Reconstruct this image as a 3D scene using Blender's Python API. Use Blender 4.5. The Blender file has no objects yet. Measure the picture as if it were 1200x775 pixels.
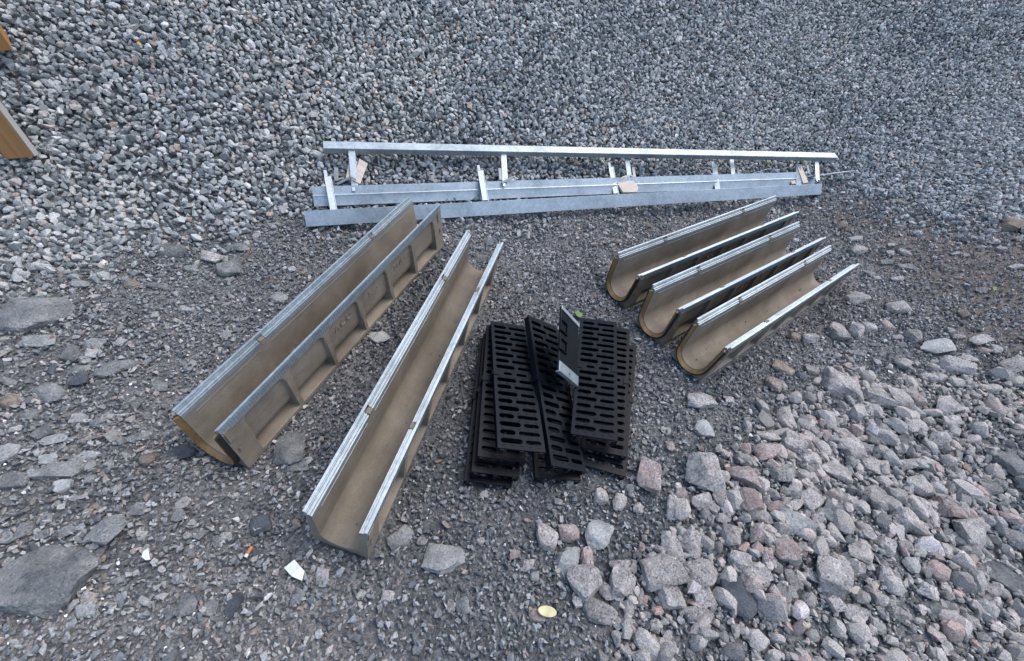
import bpy, bmesh, math, random
import numpy as np
from mathutils import Vector, Matrix, Quaternion

# ------------------------------------------------------------------ camera, light, exposure
sc = bpy.context.scene
COL = sc.collection
F_PX, OFF_NADIR, ROLL, CAM_H = 525.78, math.radians(44.98), math.radians(11.07), 1.0732
rng = np.random.default_rng(11)
random.seed(5)

cam_d = bpy.data.cameras.new('camera')
cam = bpy.data.objects.new('camera', cam_d)
COL.objects.link(cam)
sc.camera = cam
cam_d.sensor_width = 36.0
cam_d.lens = F_PX / 1200.0 * 36.0
cam_d.clip_start = 0.02
cam_d.clip_end = 300.0
FW = np.array([0, math.sin(OFF_NADIR), -math.cos(OFF_NADIR)])
U0 = np.array([0, math.cos(OFF_NADIR), math.sin(OFF_NADIR)])
R0 = np.array([1.0, 0, 0])
RT = math.cos(ROLL) * R0 + math.sin(ROLL) * U0
UP = -math.sin(ROLL) * R0 + math.cos(ROLL) * U0
EYE = np.array([0, 0, CAM_H])
m = Matrix.Identity(4)
for i in range(3):
    m[i][0], m[i][1], m[i][2], m[i][3] = RT[i], UP[i], -FW[i], EYE[i]
cam.matrix_world = m

SUN_EL, SUN_AZ = math.radians(62), math.radians(55)      # azimuth from +Y towards +X
w = bpy.data.worlds.new('World')
sc.world = w
w.use_nodes = True
nt = w.node_tree
bg = nt.nodes['Background']
sky = nt.nodes.new('ShaderNodeTexSky')
sky.sky_type = 'NISHITA'
sky.sun_disc = False
sky.sun_elevation = SUN_EL
sky.sun_rotation = SUN_AZ
sky.air_density = 1.0
sky.dust_density = 1.9
sky.ozone_density = 0.6
nt.links.new(sky.outputs[0], bg.inputs[0])
bg.inputs[1].default_value = 0.15
sun_d = bpy.data.lights.new('sun', 'SUN')
sun_d.energy = 0.8
sun_d.angle = math.radians(50)
sun_d.color = (1.0, 0.95, 0.9)
sun = bpy.data.objects.new('sun', sun_d)
COL.objects.link(sun)
sd = Vector((math.sin(SUN_AZ) * math.cos(SUN_EL), math.cos(SUN_AZ) * math.cos(SUN_EL), math.sin(SUN_EL)))
sun.rotation_euler = sd.to_track_quat('Z', 'Y').to_euler()
sc.view_settings.view_transform = 'Standard'
sc.view_settings.look = 'None'
sc.view_settings.gamma = 1.0
sc.view_settings.exposure = 1.17
sc.render.engine = 'CYCLES'

# ------------------------------------------------------------------ terrain height
CH = [  # the five drain channels: centre x, y, heading, tilt, pitch (metres, radians)
    (-0.5149, 0.9507, 1.3264, 0.0936, 0.0599),
    (-0.2154, 0.8081, 1.4593, -0.0869, 0.0359),
    (0.7427, 1.6982, 0.7185, -0.0768, 0.0401),
    (0.8377, 1.5248, 0.7603, -0.0112, -0.0116),
    (0.9415, 1.3829, 0.7855, -0.0776, -0.0413)]
CH_L, CH_W, CH_H = 1.0, 0.1308, 0.1784


def ch_frame(c):
    x, y, th, tilt, pt = c
    d = np.array([math.cos(th) * math.cos(pt), math.sin(th) * math.cos(pt), math.sin(pt)])
    n = np.array([math.sin(th), -math.cos(th), 0.0])
    u = np.cross(n, d)
    n2 = math.cos(tilt) * n + math.sin(tilt) * u
    u2 = -math.sin(tilt) * n + math.cos(tilt) * u
    return np.array([x, y, CH_H / 2]), d, n2, u2


FR = [ch_frame(c) for c in CH]


def softplus(t, k):
    return np.log1p(np.exp(np.clip(t / k, -40, 40))) * k


def vnoise(x, y, s, seed=0):
    """cheap smooth value noise, -1..1"""
    x = np.asarray(x) / s + seed * 17.13
    y = np.asarray(y) / s + seed * 5.71
    xi, yi = np.floor(x), np.floor(y)
    fx, fy = x - xi, y - yi
    fx, fy = fx * fx * (3 - 2 * fx), fy * fy * (3 - 2 * fy)

    def h(a, b):
        v = np.sin(a * 127.1 + b * 311.7 + seed * 74.7) * 43758.5453
        return (v - np.floor(v)) * 2 - 1
    return (h(xi, yi) * (1 - fx) + h(xi + 1, yi) * fx) * (1 - fy) + (h(xi, yi + 1) * (1 - fx) + h(xi + 1, yi + 1) * fx) * fy


def heap_s(x, y):
    return (np.asarray(x) + 1.26) * -0.49 + (np.asarray(y) - 1.14) * 0.87


def height(x, y):
    x = np.asarray(x, float)
    y = np.asarray(y, float)
    s = heap_s(x, y)
    z = 0.60 * softplus(s - 0.02, 0.07)
    z = z + 0.30 * softplus(x - 1.45, 0.12)
    z = z + 0.12 * softplus(-x - 0.95, 0.1) * (s < 3)
    z = z - 0.01
    z = z + 0.035 * vnoise(x, y, 0.7, 1) * np.clip(s * 2, 0.15, 1) + 0.010 * vnoise(x, y, 0.22, 2) + 0.004 * vnoise(x, y, 0.09, 3)
    # low mound of the granite rubble
    z = z + 0.05 * np.exp(-(((x - 0.85) / 0.35) ** 2 + ((y - 0.62) / 0.25) ** 2))
    # the ground is level with the underside of every channel that rests on it
    ws = 0.0
    zs = 0.0
    for c, d, n, u in FR:
        lx = (x - c[0]) * d[0] + (y - c[1]) * d[1]
        ly = (x - c[0]) * n[0] + (y - c[1]) * n[1]
        ex = np.maximum(np.abs(lx) - 0.5, 0)
        ey = np.maximum(np.abs(ly) - 0.065, 0)
        wgt = np.exp(-(ex ** 2 + ey ** 2) / 0.05 ** 2)
        zp = c[2] - u[2] * CH_H / 2 + d[2] * np.clip(lx, -0.55, 0.55) + n[2] * np.clip(ly, -0.09, 0.09) - 0.006
        ws = ws + wgt
        zs = zs + wgt * zp
    k = np.clip(ws, 0, 1)
    return z * (1 - k) + (zs / np.maximum(ws, 1e-9)) * k


def normal_at(x, y, e=0.03):
    gx = (height(x + e, y) - height(x - e, y)) / (2 * e)
    gy = (height(x, y + e) - height(x, y - e)) / (2 * e)
    n = np.stack([-gx, -gy, np.ones_like(gx)], -1)
    return n / np.linalg.norm(n, axis=-1, keepdims=True)


TS = np.concatenate([np.linspace(0.5, 5, 700), np.linspace(5.02, 40, 700)])


def site(px, py, dz=0.0):
    """point on the ground met by the sight line of a photograph pixel, and pixels per metre there"""
    d = FW + RT * (px - 600) / F_PX - UP * (py - 387.5) / F_PX
    P = EYE[None] + TS[:, None] * d[None]
    g = P[:, 2] - height(P[:, 0], P[:, 1]) - dz
    i = int(np.argmax(g < 0))
    a, b = (TS[i - 1], TS[i]) if i > 0 else (TS[0], TS[1])
    for _ in range(18):
        t = (a + b) / 2
        q = EYE + t * d
        if q[2] - float(height(q[0], q[1])) - dz > 0:
            a = t
        else:
            b = t
    return EYE + a * d, F_PX / a


def to_px(P):
    P = P - EYE
    z = P @ FW
    z = np.where(z > 0.05, z, 1e9)
    return 600 + F_PX * (P @ RT) / z, 387.5 - F_PX * (P @ UP) / z, z


# ------------------------------------------------------------------ helpers
def mesh_obj(name, me, mat=None, parent=None, mw=None):
    o = bpy.data.objects.new(name, me)
    if mat is not None and len(me.materials) == 0:
        me.materials.append(mat)
    COL.objects.link(o)
    if parent is not None:
        o.parent = parent
    if mw is not None:
        o.matrix_basis = mw
    return o


def pydata(name, v, f, smooth=False, angle=None):
    me = bpy.data.meshes.new(name)
    me.from_pydata([tuple(map(float, p)) for p in v], [], [tuple(q) for q in f])
    if smooth or angle:
        me.shade_smooth()
        if angle:
            me.set_sharp_from_angle(angle=math.radians(angle))
    me.update()
    return me


def tag(o, label=None, cat=None, group=None, kind=None):
    if label: o['label'] = label
    if cat: o['category'] = cat
    if group: o['group'] = group
    if kind: o['kind'] = kind
    return o


def empty(name, mw):
    o = bpy.data.objects.new(name, None)
    o.empty_display_size = 0.05
    COL.objects.link(o)
    o.matrix_world = mw
    return o


def mat4(c, X, Y, Z):
    m = Matrix.Identity(4)
    for i in range(3):
        m[i][0], m[i][1], m[i][2], m[i][3] = X[i], Y[i], Z[i], c[i]
    return m


def box_vf(x0, x1, y0, y1, z0, z1, n=0):
    v = [(x, y, z) for z in (z0, z1) for y in (y0, y1) for x in (x0, x1)]
    f = [(0, 2, 3, 1), (4, 5, 7, 6), (0, 1, 5, 4), (2, 6, 7, 3), (0, 4, 6, 2), (1, 3, 7, 5)]
    return v, [tuple(i + n for i in q) for q in f]


class MB:
    def __init__(s): s.v, s.f = [], []

    def add(s, v, f):
        n = len(s.v)
        s.v += list(v)
        s.f += [tuple(i + n for i in q) for q in f]

    def box(s, *a):
        v, f = box_vf(*a)
        s.add(v, f)

    def prism(s, prof, x0, x1):
        """closed profile [(y,z)] extruded along x"""
        n = len(prof)
        v = [(x0, y, z) for y, z in prof] + [(x1, y, z) for y, z in prof]
        f = [(i, (i + 1) % n, n + (i + 1) % n, n + i) for i in range(n)]
        f += [tuple(range(n - 1, -1, -1)), tuple(range(n, 2 * n))]
        s.add(v, f)

    def bar(s, a, b, w, t, upv=(0, 0, 1)):
        a, b = Vector(a), Vector(b)
        d = (b - a).normalized()
        sd_ = d.cross(Vector(upv)).normalized()
        u = sd_.cross(d)
        v = []
        for p in (a, b):
            for i, j in ((-1, -1), (1, -1), (1, 1), (-1, 1)):
                v.append(p + sd_ * w / 2 * i + u * t / 2 * j)
        s.add([tuple(q) for q in v], [(0, 1, 2, 3)[::-1], (4, 5, 6, 7), (0, 1, 5, 4), (1, 2, 6, 5), (2, 3, 7, 6), (3, 0, 4, 7)])

    def mesh(s, name, bevel=0.0, angle=30, seg=1):
        bm = bmesh.new()
        vs = [bm.verts.new(p) for p in s.v]
        for q in s.f:
            try: bm.faces.new([vs[i] for i in q])
            except ValueError: pass
        bmesh.ops.recalc_face_normals(bm, faces=bm.faces)
        if bevel:
            es = [e for e in bm.edges if len(e.link_faces) == 2 and e.calc_face_angle(0) > math.radians(35)]
            bmesh.ops.bevel(bm, geom=es, offset=bevel, segments=seg, profile=0.6, affect='EDGES', clamp_overlap=True)
        me = bpy.data.meshes.new(name)
        bm.to_mesh(me)
        bm.free()
        me.shade_smooth()
        me.set_sharp_from_angle(angle=math.radians(angle))
        return me


# ------------------------------------------------------------------ materials
def newmat(name):
    m = bpy.data.materials.new(name)
    m.use_nodes = True
    t = m.node_tree
    b = t.nodes['Principled BSDF']
    return m, t, b, t.nodes.new, t.links.new


def ramp(t, stops, interp='LINEAR'):
    r = t.nodes.new('ShaderNodeValToRGB')
    r.color_ramp.interpolation = interp
    e = r.color_ramp.elements
    while len(e) < len(stops): e.new(0.5)
    for i, (p, c) in enumerate(stops):
        e[i].position = p
        e[i].color = (*c, 1) if len(c) == 3 else c
    return r


def noise(t, vec, scale, detail=4, rough=0.55):
    n = t.nodes.new('ShaderNodeTexNoise')
    n.inputs['Scale'].default_value = scale
    n.inputs['Detail'].default_value = detail
    n.inputs['Roughness'].default_value = rough
    if vec is not None: t.links.new(vec, n.inputs['Vector'])
    return n


def mix(t, fac, a, b, mode='MIX'):
    n = t.nodes.new('ShaderNodeMix')
    n.data_type = 'RGBA'
    n.blend_type = mode
    for s, v in ((n.inputs[0], fac), (n.inputs[6], a), (n.inputs[7], b)):
        if isinstance(v, (int, float)): s.default_value = v
        elif isinstance(v, tuple): s.default_value = (*v, 1)
        else: t.links.new(v, s)
    return n.outputs[2]


def bump(t, b, h, strength, dist, prev=None):
    n = t.nodes.new('ShaderNodeBump')
    n.inputs['Strength'].default_value = strength
    n.inputs['Distance'].default_value = dist
    t.links.new(h, n.inputs['Height'])
    if prev is not None: t.links.new(prev, n.inputs['Normal'])
    t.links.new(n.outputs[0], b.inputs['Normal'])
    return n.outputs[0]


def loose_stone_mat(name, stops, rough=0.8, speck=0.25, speck_scale=260):
    """colour of each little stone comes from its own 'tone' value"""
    m, t, b, N, L = newmat(name)
    a = N('ShaderNodeAttribute'); a.attribute_name = 'tone'
    r = ramp(t, stops)
    L(a.outputs['Fac'], r.inputs[0])
    g = N('ShaderNodeNewGeometry')
    n = noise(t, g.outputs['Position'], speck_scale, 3)
    rr = ramp(t, [(0.35, (0.62, 0.62, 0.62)), (0.65, (1.35, 1.35, 1.35))])
    L(n.outputs['Fac'], rr.inputs[0])
    n2 = noise(t, g.outputs['Position'], 1.3, 3)
    rr2 = ramp(t, [(0.3, (0.80, 0.82, 0.86)), (0.7, (1.16, 1.12, 1.07))])
    L(n2.outputs['Fac'], rr2.inputs[0])
    c = mix(t, speck * 3, r.outputs[0], rr.outputs[0], 'MULTIPLY')
    c = mix(t, 0.8, c, rr2.outputs[0], 'MULTIPLY')
    L(c, b.inputs['Base Color'])
    b.inputs['Roughness'].default_value = rough
    b.inputs['Specular IOR Level'].default_value = 0.35
    bump(t, b, n.outputs['Fac'], 0.35, 0.002)
    return m


M = {}
M['gravel'] = loose_stone_mat('grey_crushed_stone', [
    (0.0, (0.11, 0.122, 0.125)), (0.25, (0.21, 0.228, 0.228)), (0.55, (0.32, 0.335, 0.325)), (0.80, (0.42, 0.43, 0.41)),
    (0.88, (0.36, 0.35, 0.33)), (0.93, (0.32, 0.25, 0.20)), (0.96, (0.48, 0.48, 0.47)), (1.0, (0.56, 0.56, 0.55))])
M['chips'] = loose_stone_mat('dark_stone_chips', [
    (0.0, (0.060, 0.067, 0.072)), (0.30, (0.140, 0.149, 0.153)), (0.6, (0.235, 0.244, 0.244)), (0.84, (0.35, 0.356, 0.35)),
    (0.90, (0.25, 0.19, 0.155)), (0.96, (0.46, 0.46, 0.46)), (0.985, (0.75, 0.78, 0.8)), (1.0, (0.8, 0.8, 0.8))], rough=0.62)  # whitest stops paint glints into a few small chips
M['rubble'] = loose_stone_mat('granite_rubble', [
    (0.0, (0.17, 0.165, 0.155)), (0.3, (0.27, 0.255, 0.235)), (0.6, (0.35, 0.335, 0.305)), (0.85, (0.42, 0.375, 0.34)),
    (0.95, (0.34, 0.25, 0.21)), (1.0, (0.55, 0.53, 0.52))], speck=0.33, speck_scale=330)
M['slate_bits'] = loose_stone_mat('slate_fragments', [
    (0.0, (0.09, 0.098, 0.102)), (0.4, (0.17, 0.175, 0.172)), (0.8, (0.27, 0.265, 0.245)), (0.92, (0.20, 0.15, 0.115)), (1.0, (0.34, 0.33, 0.32))])


def rock_mat(name, base, dark, light, speck, rough=0.85, pink=None):
    m, t, b, N, L = newmat(name)
    tc = N('ShaderNodeTexCoord')
    oi = N('ShaderNodeObjectInfo')
    add = N('ShaderNodeVectorMath'); add.operation = 'ADD'
    L(tc.outputs['Object'], add.inputs[0]); L(oi.outputs['Location'], add.inputs[1])
    P = add.outputs[0]
    n1 = noise(t, P, 22, 6, 0.6)
    c = ramp(t, [(0.3, dark), (0.5, base), (0.72, light)])
    L(n1.outputs['Fac'], c.inputs[0])
    v = N('ShaderNodeTexVoronoi'); v.inputs['Scale'].default_value = 300
    L(P, v.inputs['Vector'])
    sp = ramp(t, [(0.0, (0.25, 0.25, 0.27)), (0.38, (0.95, 0.95, 0.95)), (0.7, (1.0, 1.0, 1.0)), (1.0, (1.75, 1.7, 1.62))])
    L(v.outputs['Color'], sp.inputs[0])
    o = mix(t, speck, c.outputs[0], sp.outputs[0], 'MULTIPLY')
    if pink:
        v2 = noise(t, P, 75, 3)
        pr = ramp(t, [(0.5, (0, 0, 0)), (0.64, (1, 1, 1))])
        L(v2.outputs['Fac'], pr.inputs[0])
        mm = N('ShaderNodeMath'); mm.operation = 'MULTIPLY'; mm.inputs[1].default_value = 0.6
        L(pr.outputs[0], mm.inputs[0])
        o = mix(t, mm.outputs[0], o, pink)
    hs = N('ShaderNodeHueSaturation')
    mr = N('ShaderNodeMapRange'); mr.inputs[3].default_value = 0.78; mr.inputs[4].default_value = 1.2
    L(oi.outputs['Random'], mr.inputs[0]); L(mr.outputs[0], hs.inputs['Value'])
    L(o, hs.inputs['Color'])
    L(hs.outputs[0], b.inputs['Base Color'])
    b.inputs['Roughness'].default_value = rough
    b.inputs['Specular IOR Level'].default_value = 0.3
    nb = noise(t, P, 60, 8, 0.7)
    pv = bump(t, b, nb.outputs['Fac'], 0.9, 0.011)
    nb2 = noise(t, P, 420, 3, 0.6)
    bump(t, b, nb2.outputs['Fac'], 0.5, 0.0015, pv)
    return m


M['granite'] = rock_mat('grey_granite', (0.365, 0.340, 0.318), (0.215, 0.20, 0.188), (0.47, 0.445, 0.415), 1.0)
M['pink'] = rock_mat('pinkish_granite', (0.32, 0.275, 0.25), (0.20, 0.165, 0.15), (0.41, 0.36, 0.33), 1.0, pink=(0.33, 0.20, 0.17))
M['pale'] = rock_mat('pale_stone', (0.32, 0.325, 0.31), (0.22, 0.225, 0.22), (0.42, 0.42, 0.40), 0.6)
M['slate'] = rock_mat('grey_slate', (0.195, 0.20, 0.195), (0.11, 0.115, 0.118), (0.29, 0.285, 0.27), 0.7)
M['dark'] = rock_mat('dark_blue_slate', (0.085, 0.094, 0.105), (0.045, 0.05, 0.06), (0.15, 0.16, 0.165), 0.5, rough=0.75)
M['tan'] = rock_mat('tan_stone', (0.26, 0.215, 0.17), (0.15, 0.12, 0.095), (0.36, 0.31, 0.25), 0.5)

# ground sheet
m, t, b, N, L = newmat('crushed_stone_dust')
g = N('ShaderNodeNewGeometry')
P = g.outputs['Position']
n1 = noise(t, P, 3.2, 5)
c1 = ramp(t, [(0.3, (0.105, 0.110, 0.112)), (0.5, (0.155, 0.157, 0.155)), (0.7, (0.22, 0.212, 0.20))])
L(n1.outputs['Fac'], c1.inputs[0])
v = N('ShaderNodeTexVoronoi'); v.inputs['Scale'].default_value = 170
L(P, v.inputs['Vector'])
c2 = ramp(t, [(0.0, (0.45, 0.46, 0.5)), (0.55, (1.1, 1.08, 1.05)), (0.93, (1.9, 1.85, 1.8)), (1.0, (4.0, 4.0, 4.0))])
L(v.outputs['Color'], c2.inputs[0])
col = mix(t, 1.0, c1.outputs[0], c2.outputs[0], 'MULTIPLY')
MUD = (2.15, 2.05)
centre_off = N('ShaderNodeVectorMath'); centre_off.operation = 'SUBTRACT'  # ground colour is darker around the middle, with a noisy edge
L(P, centre_off.inputs[0]); centre_off.inputs[1].default_value = (0.10, 0.75, 0.0)
wl = N('ShaderNodeVectorMath'); wl.operation = 'LENGTH'
L(centre_off.outputs[0], wl.inputs[0])
nw = noise(t, P, 4.0, 5)
wa = N('ShaderNodeMath'); wa.operation = 'MULTIPLY_ADD'; wa.inputs[1].default_value = 0.6
L(nw.outputs['Fac'], wa.inputs[0]); L(wl.outputs['Value'], wa.inputs[2])
wr = ramp(t, [(0.45, (0.58, 0.61, 0.66)), (1.0, (1.0, 1.0, 1.0))])
L(wa.outputs[0], wr.inputs[0])
col = mix(t, 1.0, col, wr.outputs[0], 'MULTIPLY')
sep = N('ShaderNodeVectorMath'); sep.operation = 'SUBTRACT'
L(P, sep.inputs[0]); sep.inputs[1].default_value = (MUD[0], MUD[1], 0.3)
ln = N('ShaderNodeVectorMath'); ln.operation = 'LENGTH'
L(sep.outputs[0], ln.inputs[0])
nm = noise(t, P, 2.2, 5)
ad = N('ShaderNodeMath'); ad.operation = 'MULTIPLY_ADD'; ad.inputs[1].default_value = 1.3; 
L(nm.outputs['Fac'], ad.inputs[0]); L(ln.outputs['Value'], ad.inputs[2])
mr = ramp(t, [(0.75, (1, 1, 1)), (1.0, (0, 0, 0))])
sc_ = N('ShaderNodeMath'); sc_.operation = 'MULTIPLY'; sc_.inputs[1].default_value = 0.62
L(ad.outputs[0], sc_.inputs[0]); L(sc_.outputs[0], mr.inputs[0])
nmud = noise(t, P, 30, 6, 0.65)
cm = ramp(t, [(0.3, (0.11, 0.085, 0.065)), (0.55, (0.20, 0.155, 0.12)), (0.75, (0.27, 0.22, 0.175))])
L(nmud.outputs['Fac'], cm.inputs[0])
mm = N('ShaderNodeMath'); mm.operation = 'MULTIPLY'; mm.inputs[1].default_value = 0.8
L(mr.outputs[0], mm.inputs[0])
col = mix(t, mm.outputs[0], col, cm.outputs[0])
L(col, b.inputs['Base Color'])
b.inputs['Roughness'].default_value = 0.85
pv = bump(t, b, v.outputs['Distance'], 0.9, -0.004)
nb = noise(t, P, 90, 6, 0.7)
bump(t, b, nb.outputs['Fac'], 0.9, 0.012, pv)
M['ground'] = m

# polymer concrete
m, t, b, N, L = newmat('brown_polymer_concrete')
tc = N('ShaderNodeTexCoord'); P = tc.outputs['Object']
n1 = noise(t, P, 9, 6, 0.6)
c1 = ramp(t, [(0.3, (0.145, 0.120, 0.088)), (0.52, (0.20, 0.170, 0.128)), (0.75, (0.275, 0.24, 0.188))])
L(n1.outputs['Fac'], c1.inputs[0])
n2 = noise(t, P, 450, 3, 0.6)
c2 = ramp(t, [(0.25, (0.6, 0.6, 0.6)), (0.5, (1, 1, 1)), (0.72, (1.35, 1.33, 1.3))])
L(n2.outputs['Fac'], c2.inputs[0])
col = mix(t, 0.75, c1.outputs[0], c2.outputs[0], 'MULTIPLY')
v = N('ShaderNodeTexVoronoi'); v.inputs['Scale'].default_value = 34
L(P, v.inputs['Vector'])
c3 = ramp(t, [(0.0, (0.25, 0.25, 0.25)), (0.045, (0.35, 0.35, 0.35)), (0.06, (1, 1, 1))])
L(v.outputs['Distance'], c3.inputs[0])
col = mix(t, 0.6, col, c3.outputs[0], 'MULTIPLY')
mp = N('ShaderNodeMapping'); mp.inputs['Scale'].default_value = (1.2, 9, 9)
L(P, mp.inputs['Vector'])
n4 = noise(t, mp.outputs[0], 6.0, 8, 0.72)
c4 = ramp(t, [(0.50, (0, 0, 0)), (0.72, (1, 1, 1))])
L(n4.outputs['Fac'], c4.inputs[0])
m4 = N('ShaderNodeMath'); m4.operation = 'MULTIPLY'; m4.inputs[1].default_value = 0.35
L(c4.outputs[0], m4.inputs[0])
col = mix(t, m4.outputs[0], col, (0.30, 0.275, 0.235))
n5 = noise(t, P, 3.5, 6, 0.7)
c5 = ramp(t, [(0.35, (0.80, 0.80, 0.81)), (0.6, (1.05, 1.05, 1.04))])
L(n5.outputs['Fac'], c5.inputs[0])
col = mix(t, 0.8, col, c5.outputs[0], 'MULTIPLY')
L(col, b.inputs['Base Color'])
b.inputs['Roughness'].default_value = 0.76
bump(t, b, n2.outputs['Fac'], 0.3, 0.001)
M['concrete'] = m


def simple(name, c, rough, metal=0.0, ns=40, var=0.25, bs=0.2, bd=0.001, spec=0.5):
    m, t, b, N, L = newmat(name)
    tc = N('ShaderNodeTexCoord')
    n = noise(t, tc.outputs['Object'], ns, 5, 0.6)
    r = ramp(t, [(0.3, tuple(x * (1 - var) for x in c)), (0.7, tuple(min(1, x * (1 + var)) for x in c))])
    L(n.outputs['Fac'], r.inputs[0])
    L(r.outputs[0], b.inputs['Base Color'])
    b.inputs['Roughness'].default_value = rough
    b.inputs['Metallic'].default_value = metal
    b.inputs['Specular IOR Level'].default_value = spec
    bump(t, b, n.outputs['Fac'], bs, bd)
    return m


M['ochre'] = simple('ochre_resin', (0.185, 0.115, 0.045), 0.6, ns=60, var=0.3)
M['rubber'] = simple('black_rubber', (0.010, 0.010, 0.011), 0.6)
M['iron'] = simple('black_cast_iron', (0.0034, 0.0046, 0.0070), 0.44, ns=180, var=0.5, bs=0.35, bd=0.0006, spec=0.16)
t = M['iron'].node_tree
b = t.nodes['Principled BSDF']
src = b.inputs['Base Color'].links[0].from_socket
g = t.nodes.new('ShaderNodeNewGeometry')
nd = noise(t, g.outputs['Position'], 26, 7, 0.7)
rd_ = ramp(t, [(0.50, (0, 0, 0)), (0.78, (0.12, 0.12, 0.12))])
t.links.new(nd.outputs['Fac'], rd_.inputs[0])
t.links.new(mix(t, rd_.outputs[0], src, (0.034, 0.037, 0.042)), b.inputs['Base Color'])
M['sheet'] = simple('black_coated_sheet', (0.007, 0.009, 0.012), 0.5, ns=25, var=0.2, bs=0.1, spec=0.2)
M['paper'] = simple('white_scrap', (0.66, 0.68, 0.69), 0.7)
M['yellow'] = simple('pale_yellow_plastic', (0.50, 0.46, 0.24), 0.6)
M['leaf'] = simple('green_leaf', (0.11, 0.18, 0.04), 0.6)
M['leaf_y'] = simple('yellow_leaf', (0.42, 0.29, 0.06), 0.6)
M['twig'] = simple('rusty_brown_twig', (0.16, 0.075, 0.04), 0.8)
M['cork'] = simple('orange_filter_paper', (0.48, 0.19, 0.06), 0.8)

# galvanised steel with spangle and faint streaks
m, t, b, N, L = newmat('galvanised_steel')
tc = N('ShaderNodeTexCoord'); P = tc.outputs['Object']
v = N('ShaderNodeTexVoronoi'); v.inputs['Scale'].default_value = 130
L(P, v.inputs['Vector'])
c = ramp(t, [(0.0, (0.345, 0.395, 0.41)), (1.0, (0.46, 0.52, 0.54))])
L(v.outputs['Color'], c.inputs[0])
mp = N('ShaderNodeMapping'); mp.inputs['Scale'].default_value = (3, 60, 60)
L(P, mp.inputs['Vector'])
n = noise(t, mp.outputs[0], 2.0, 5, 0.6)
r2 = ramp(t, [(0.25, (0.84, 0.84, 0.85)), (0.6, (1, 1, 1))])
L(n.outputs['Fac'], r2.inputs[0])
g3 = N('ShaderNodeNewGeometry')
n3 = noise(t, g3.outputs['Position'], 7.0, 7, 0.7)
r3 = ramp(t, [(0.32, (0.60, 0.61, 0.62)), (0.52, (1, 1, 1)), (0.75, (1.1, 1.1, 1.1))])
L(n3.outputs['Fac'], r3.inputs[0])
steel = mix(t, 0.8, c.outputs[0], r2.outputs[0], 'MULTIPLY')
L(mix(t, 0.75, steel, r3.outputs[0], 'MULTIPLY'), b.inputs['Base Color'])
b.inputs['Metallic'].default_value = 0.72
rr = N('ShaderNodeMapRange'); rr.inputs[3].default_value = 0.42; rr.inputs[4].default_value = 0.62
L(n.outputs['Fac'], rr.inputs[0]); L(rr.outputs[0], b.inputs['Roughness'])
bump(t, b, n.outputs['Fac'], 0.12, 0.001)
M['galv'] = m


M['dull'] = simple('dull_zinc', (0.20, 0.22, 0.235), 0.5, metal=0.6, ns=30)


def wood_mat(name, a, bcol, scale=(2, 40, 40)):
    m, t, b, N, L = newmat(name)
    tc = N('ShaderNodeTexCoord')
    mp = N('ShaderNodeMapping'); mp.inputs['Scale'].default_value = scale
    L(tc.outputs['Object'], mp.inputs['Vector'])
    n = noise(t, mp.outputs[0], 2.2, 7, 0.65)
    c = ramp(t, [(0.3, a), (0.62, bcol)])
    L(n.outputs['Fac'], c.inputs[0])
    v = N('ShaderNodeTexVoronoi'); v.inputs['Scale'].default_value = 9
    L(tc.outputs['Object'], v.inputs['Vector'])
    k = ramp(t, [(0.0, (0.4, 0.3, 0.25)), (0.07, (0.6, 0.5, 0.4)), (0.1, (1, 1, 1))])
    L(v.outputs['Distance'], k.inputs[0])
    L(mix(t, 1.0, c.outputs[0], k.outputs[0], 'MULTIPLY'), b.inputs['Base Color'])
    b.inputs['Roughness'].default_value = 0.75
    bump(t, b, n.outputs['Fac'], 0.4, 0.001)
    return m


M['wood'] = wood_mat('orange_brown_timber', (0.26, 0.118, 0.038), (0.36, 0.18, 0.065))
M['wood_grey'] = wood_mat('weathered_grey_timber', (0.25, 0.235, 0.21), (0.36, 0.34, 0.31))
M['wood_pale'] = wood_mat('pale_plywood', (0.42, 0.35, 0.28), (0.56, 0.48, 0.40))

# ------------------------------------------------------------------ ground sheet
def axis(lo, hi, step, far_lo, far_hi):
    a = np.arange(lo, hi + step / 2, step)
    l = lo - np.cumsum(step * 1.35 ** np.arange(1, 60)); l = l[l > far_lo]
    h = hi + np.cumsum(step * 1.35 ** np.arange(1, 60)); h = h[h < far_hi]
    return np.concatenate([l[::-1], a, h])


gx = axis(-2.4, 4.6, 0.025, -60, 60)
gy = axis(-0.4, 5.6, 0.025, -60, 60)
GX, GY = np.meshgrid(gx, gy)
GZ = height(GX, GY)
GZ = GZ - 0.002 - 0.010 * np.clip((heap_s(GX, GY) - 0.05) / 0.1, 0, 1)
GZ = np.minimum(GZ, 6 + 0.02 * GZ)
nv = GX.size
verts = np.stack([GX, GY, GZ], -1).reshape(-1, 3)
nx, ny = len(gx), len(gy)
ii = (np.arange(ny - 1)[:, None] * nx + np.arange(nx - 1)[None]).ravel()
quads = np.stack([ii, ii + 1, ii + nx + 1, ii + nx], -1)
me = bpy.data.meshes.new('ground')
me.vertices.add(nv); me.vertices.foreach_set('co', verts.astype(np.float32).ravel())
me.loops.add(quads.size); me.loops.foreach_set('vertex_index', quads.astype(np.int32).ravel())
me.polygons.add(len(quads)); me.polygons.foreach_set('loop_start', np.arange(0, quads.size, 4, dtype=np.int32))
me.update(); me.shade_smooth()
tag(mesh_obj('ground', me, M['ground']), 'dusty ground of crushed stone with a muddy brown patch', kind='structure')

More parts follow.
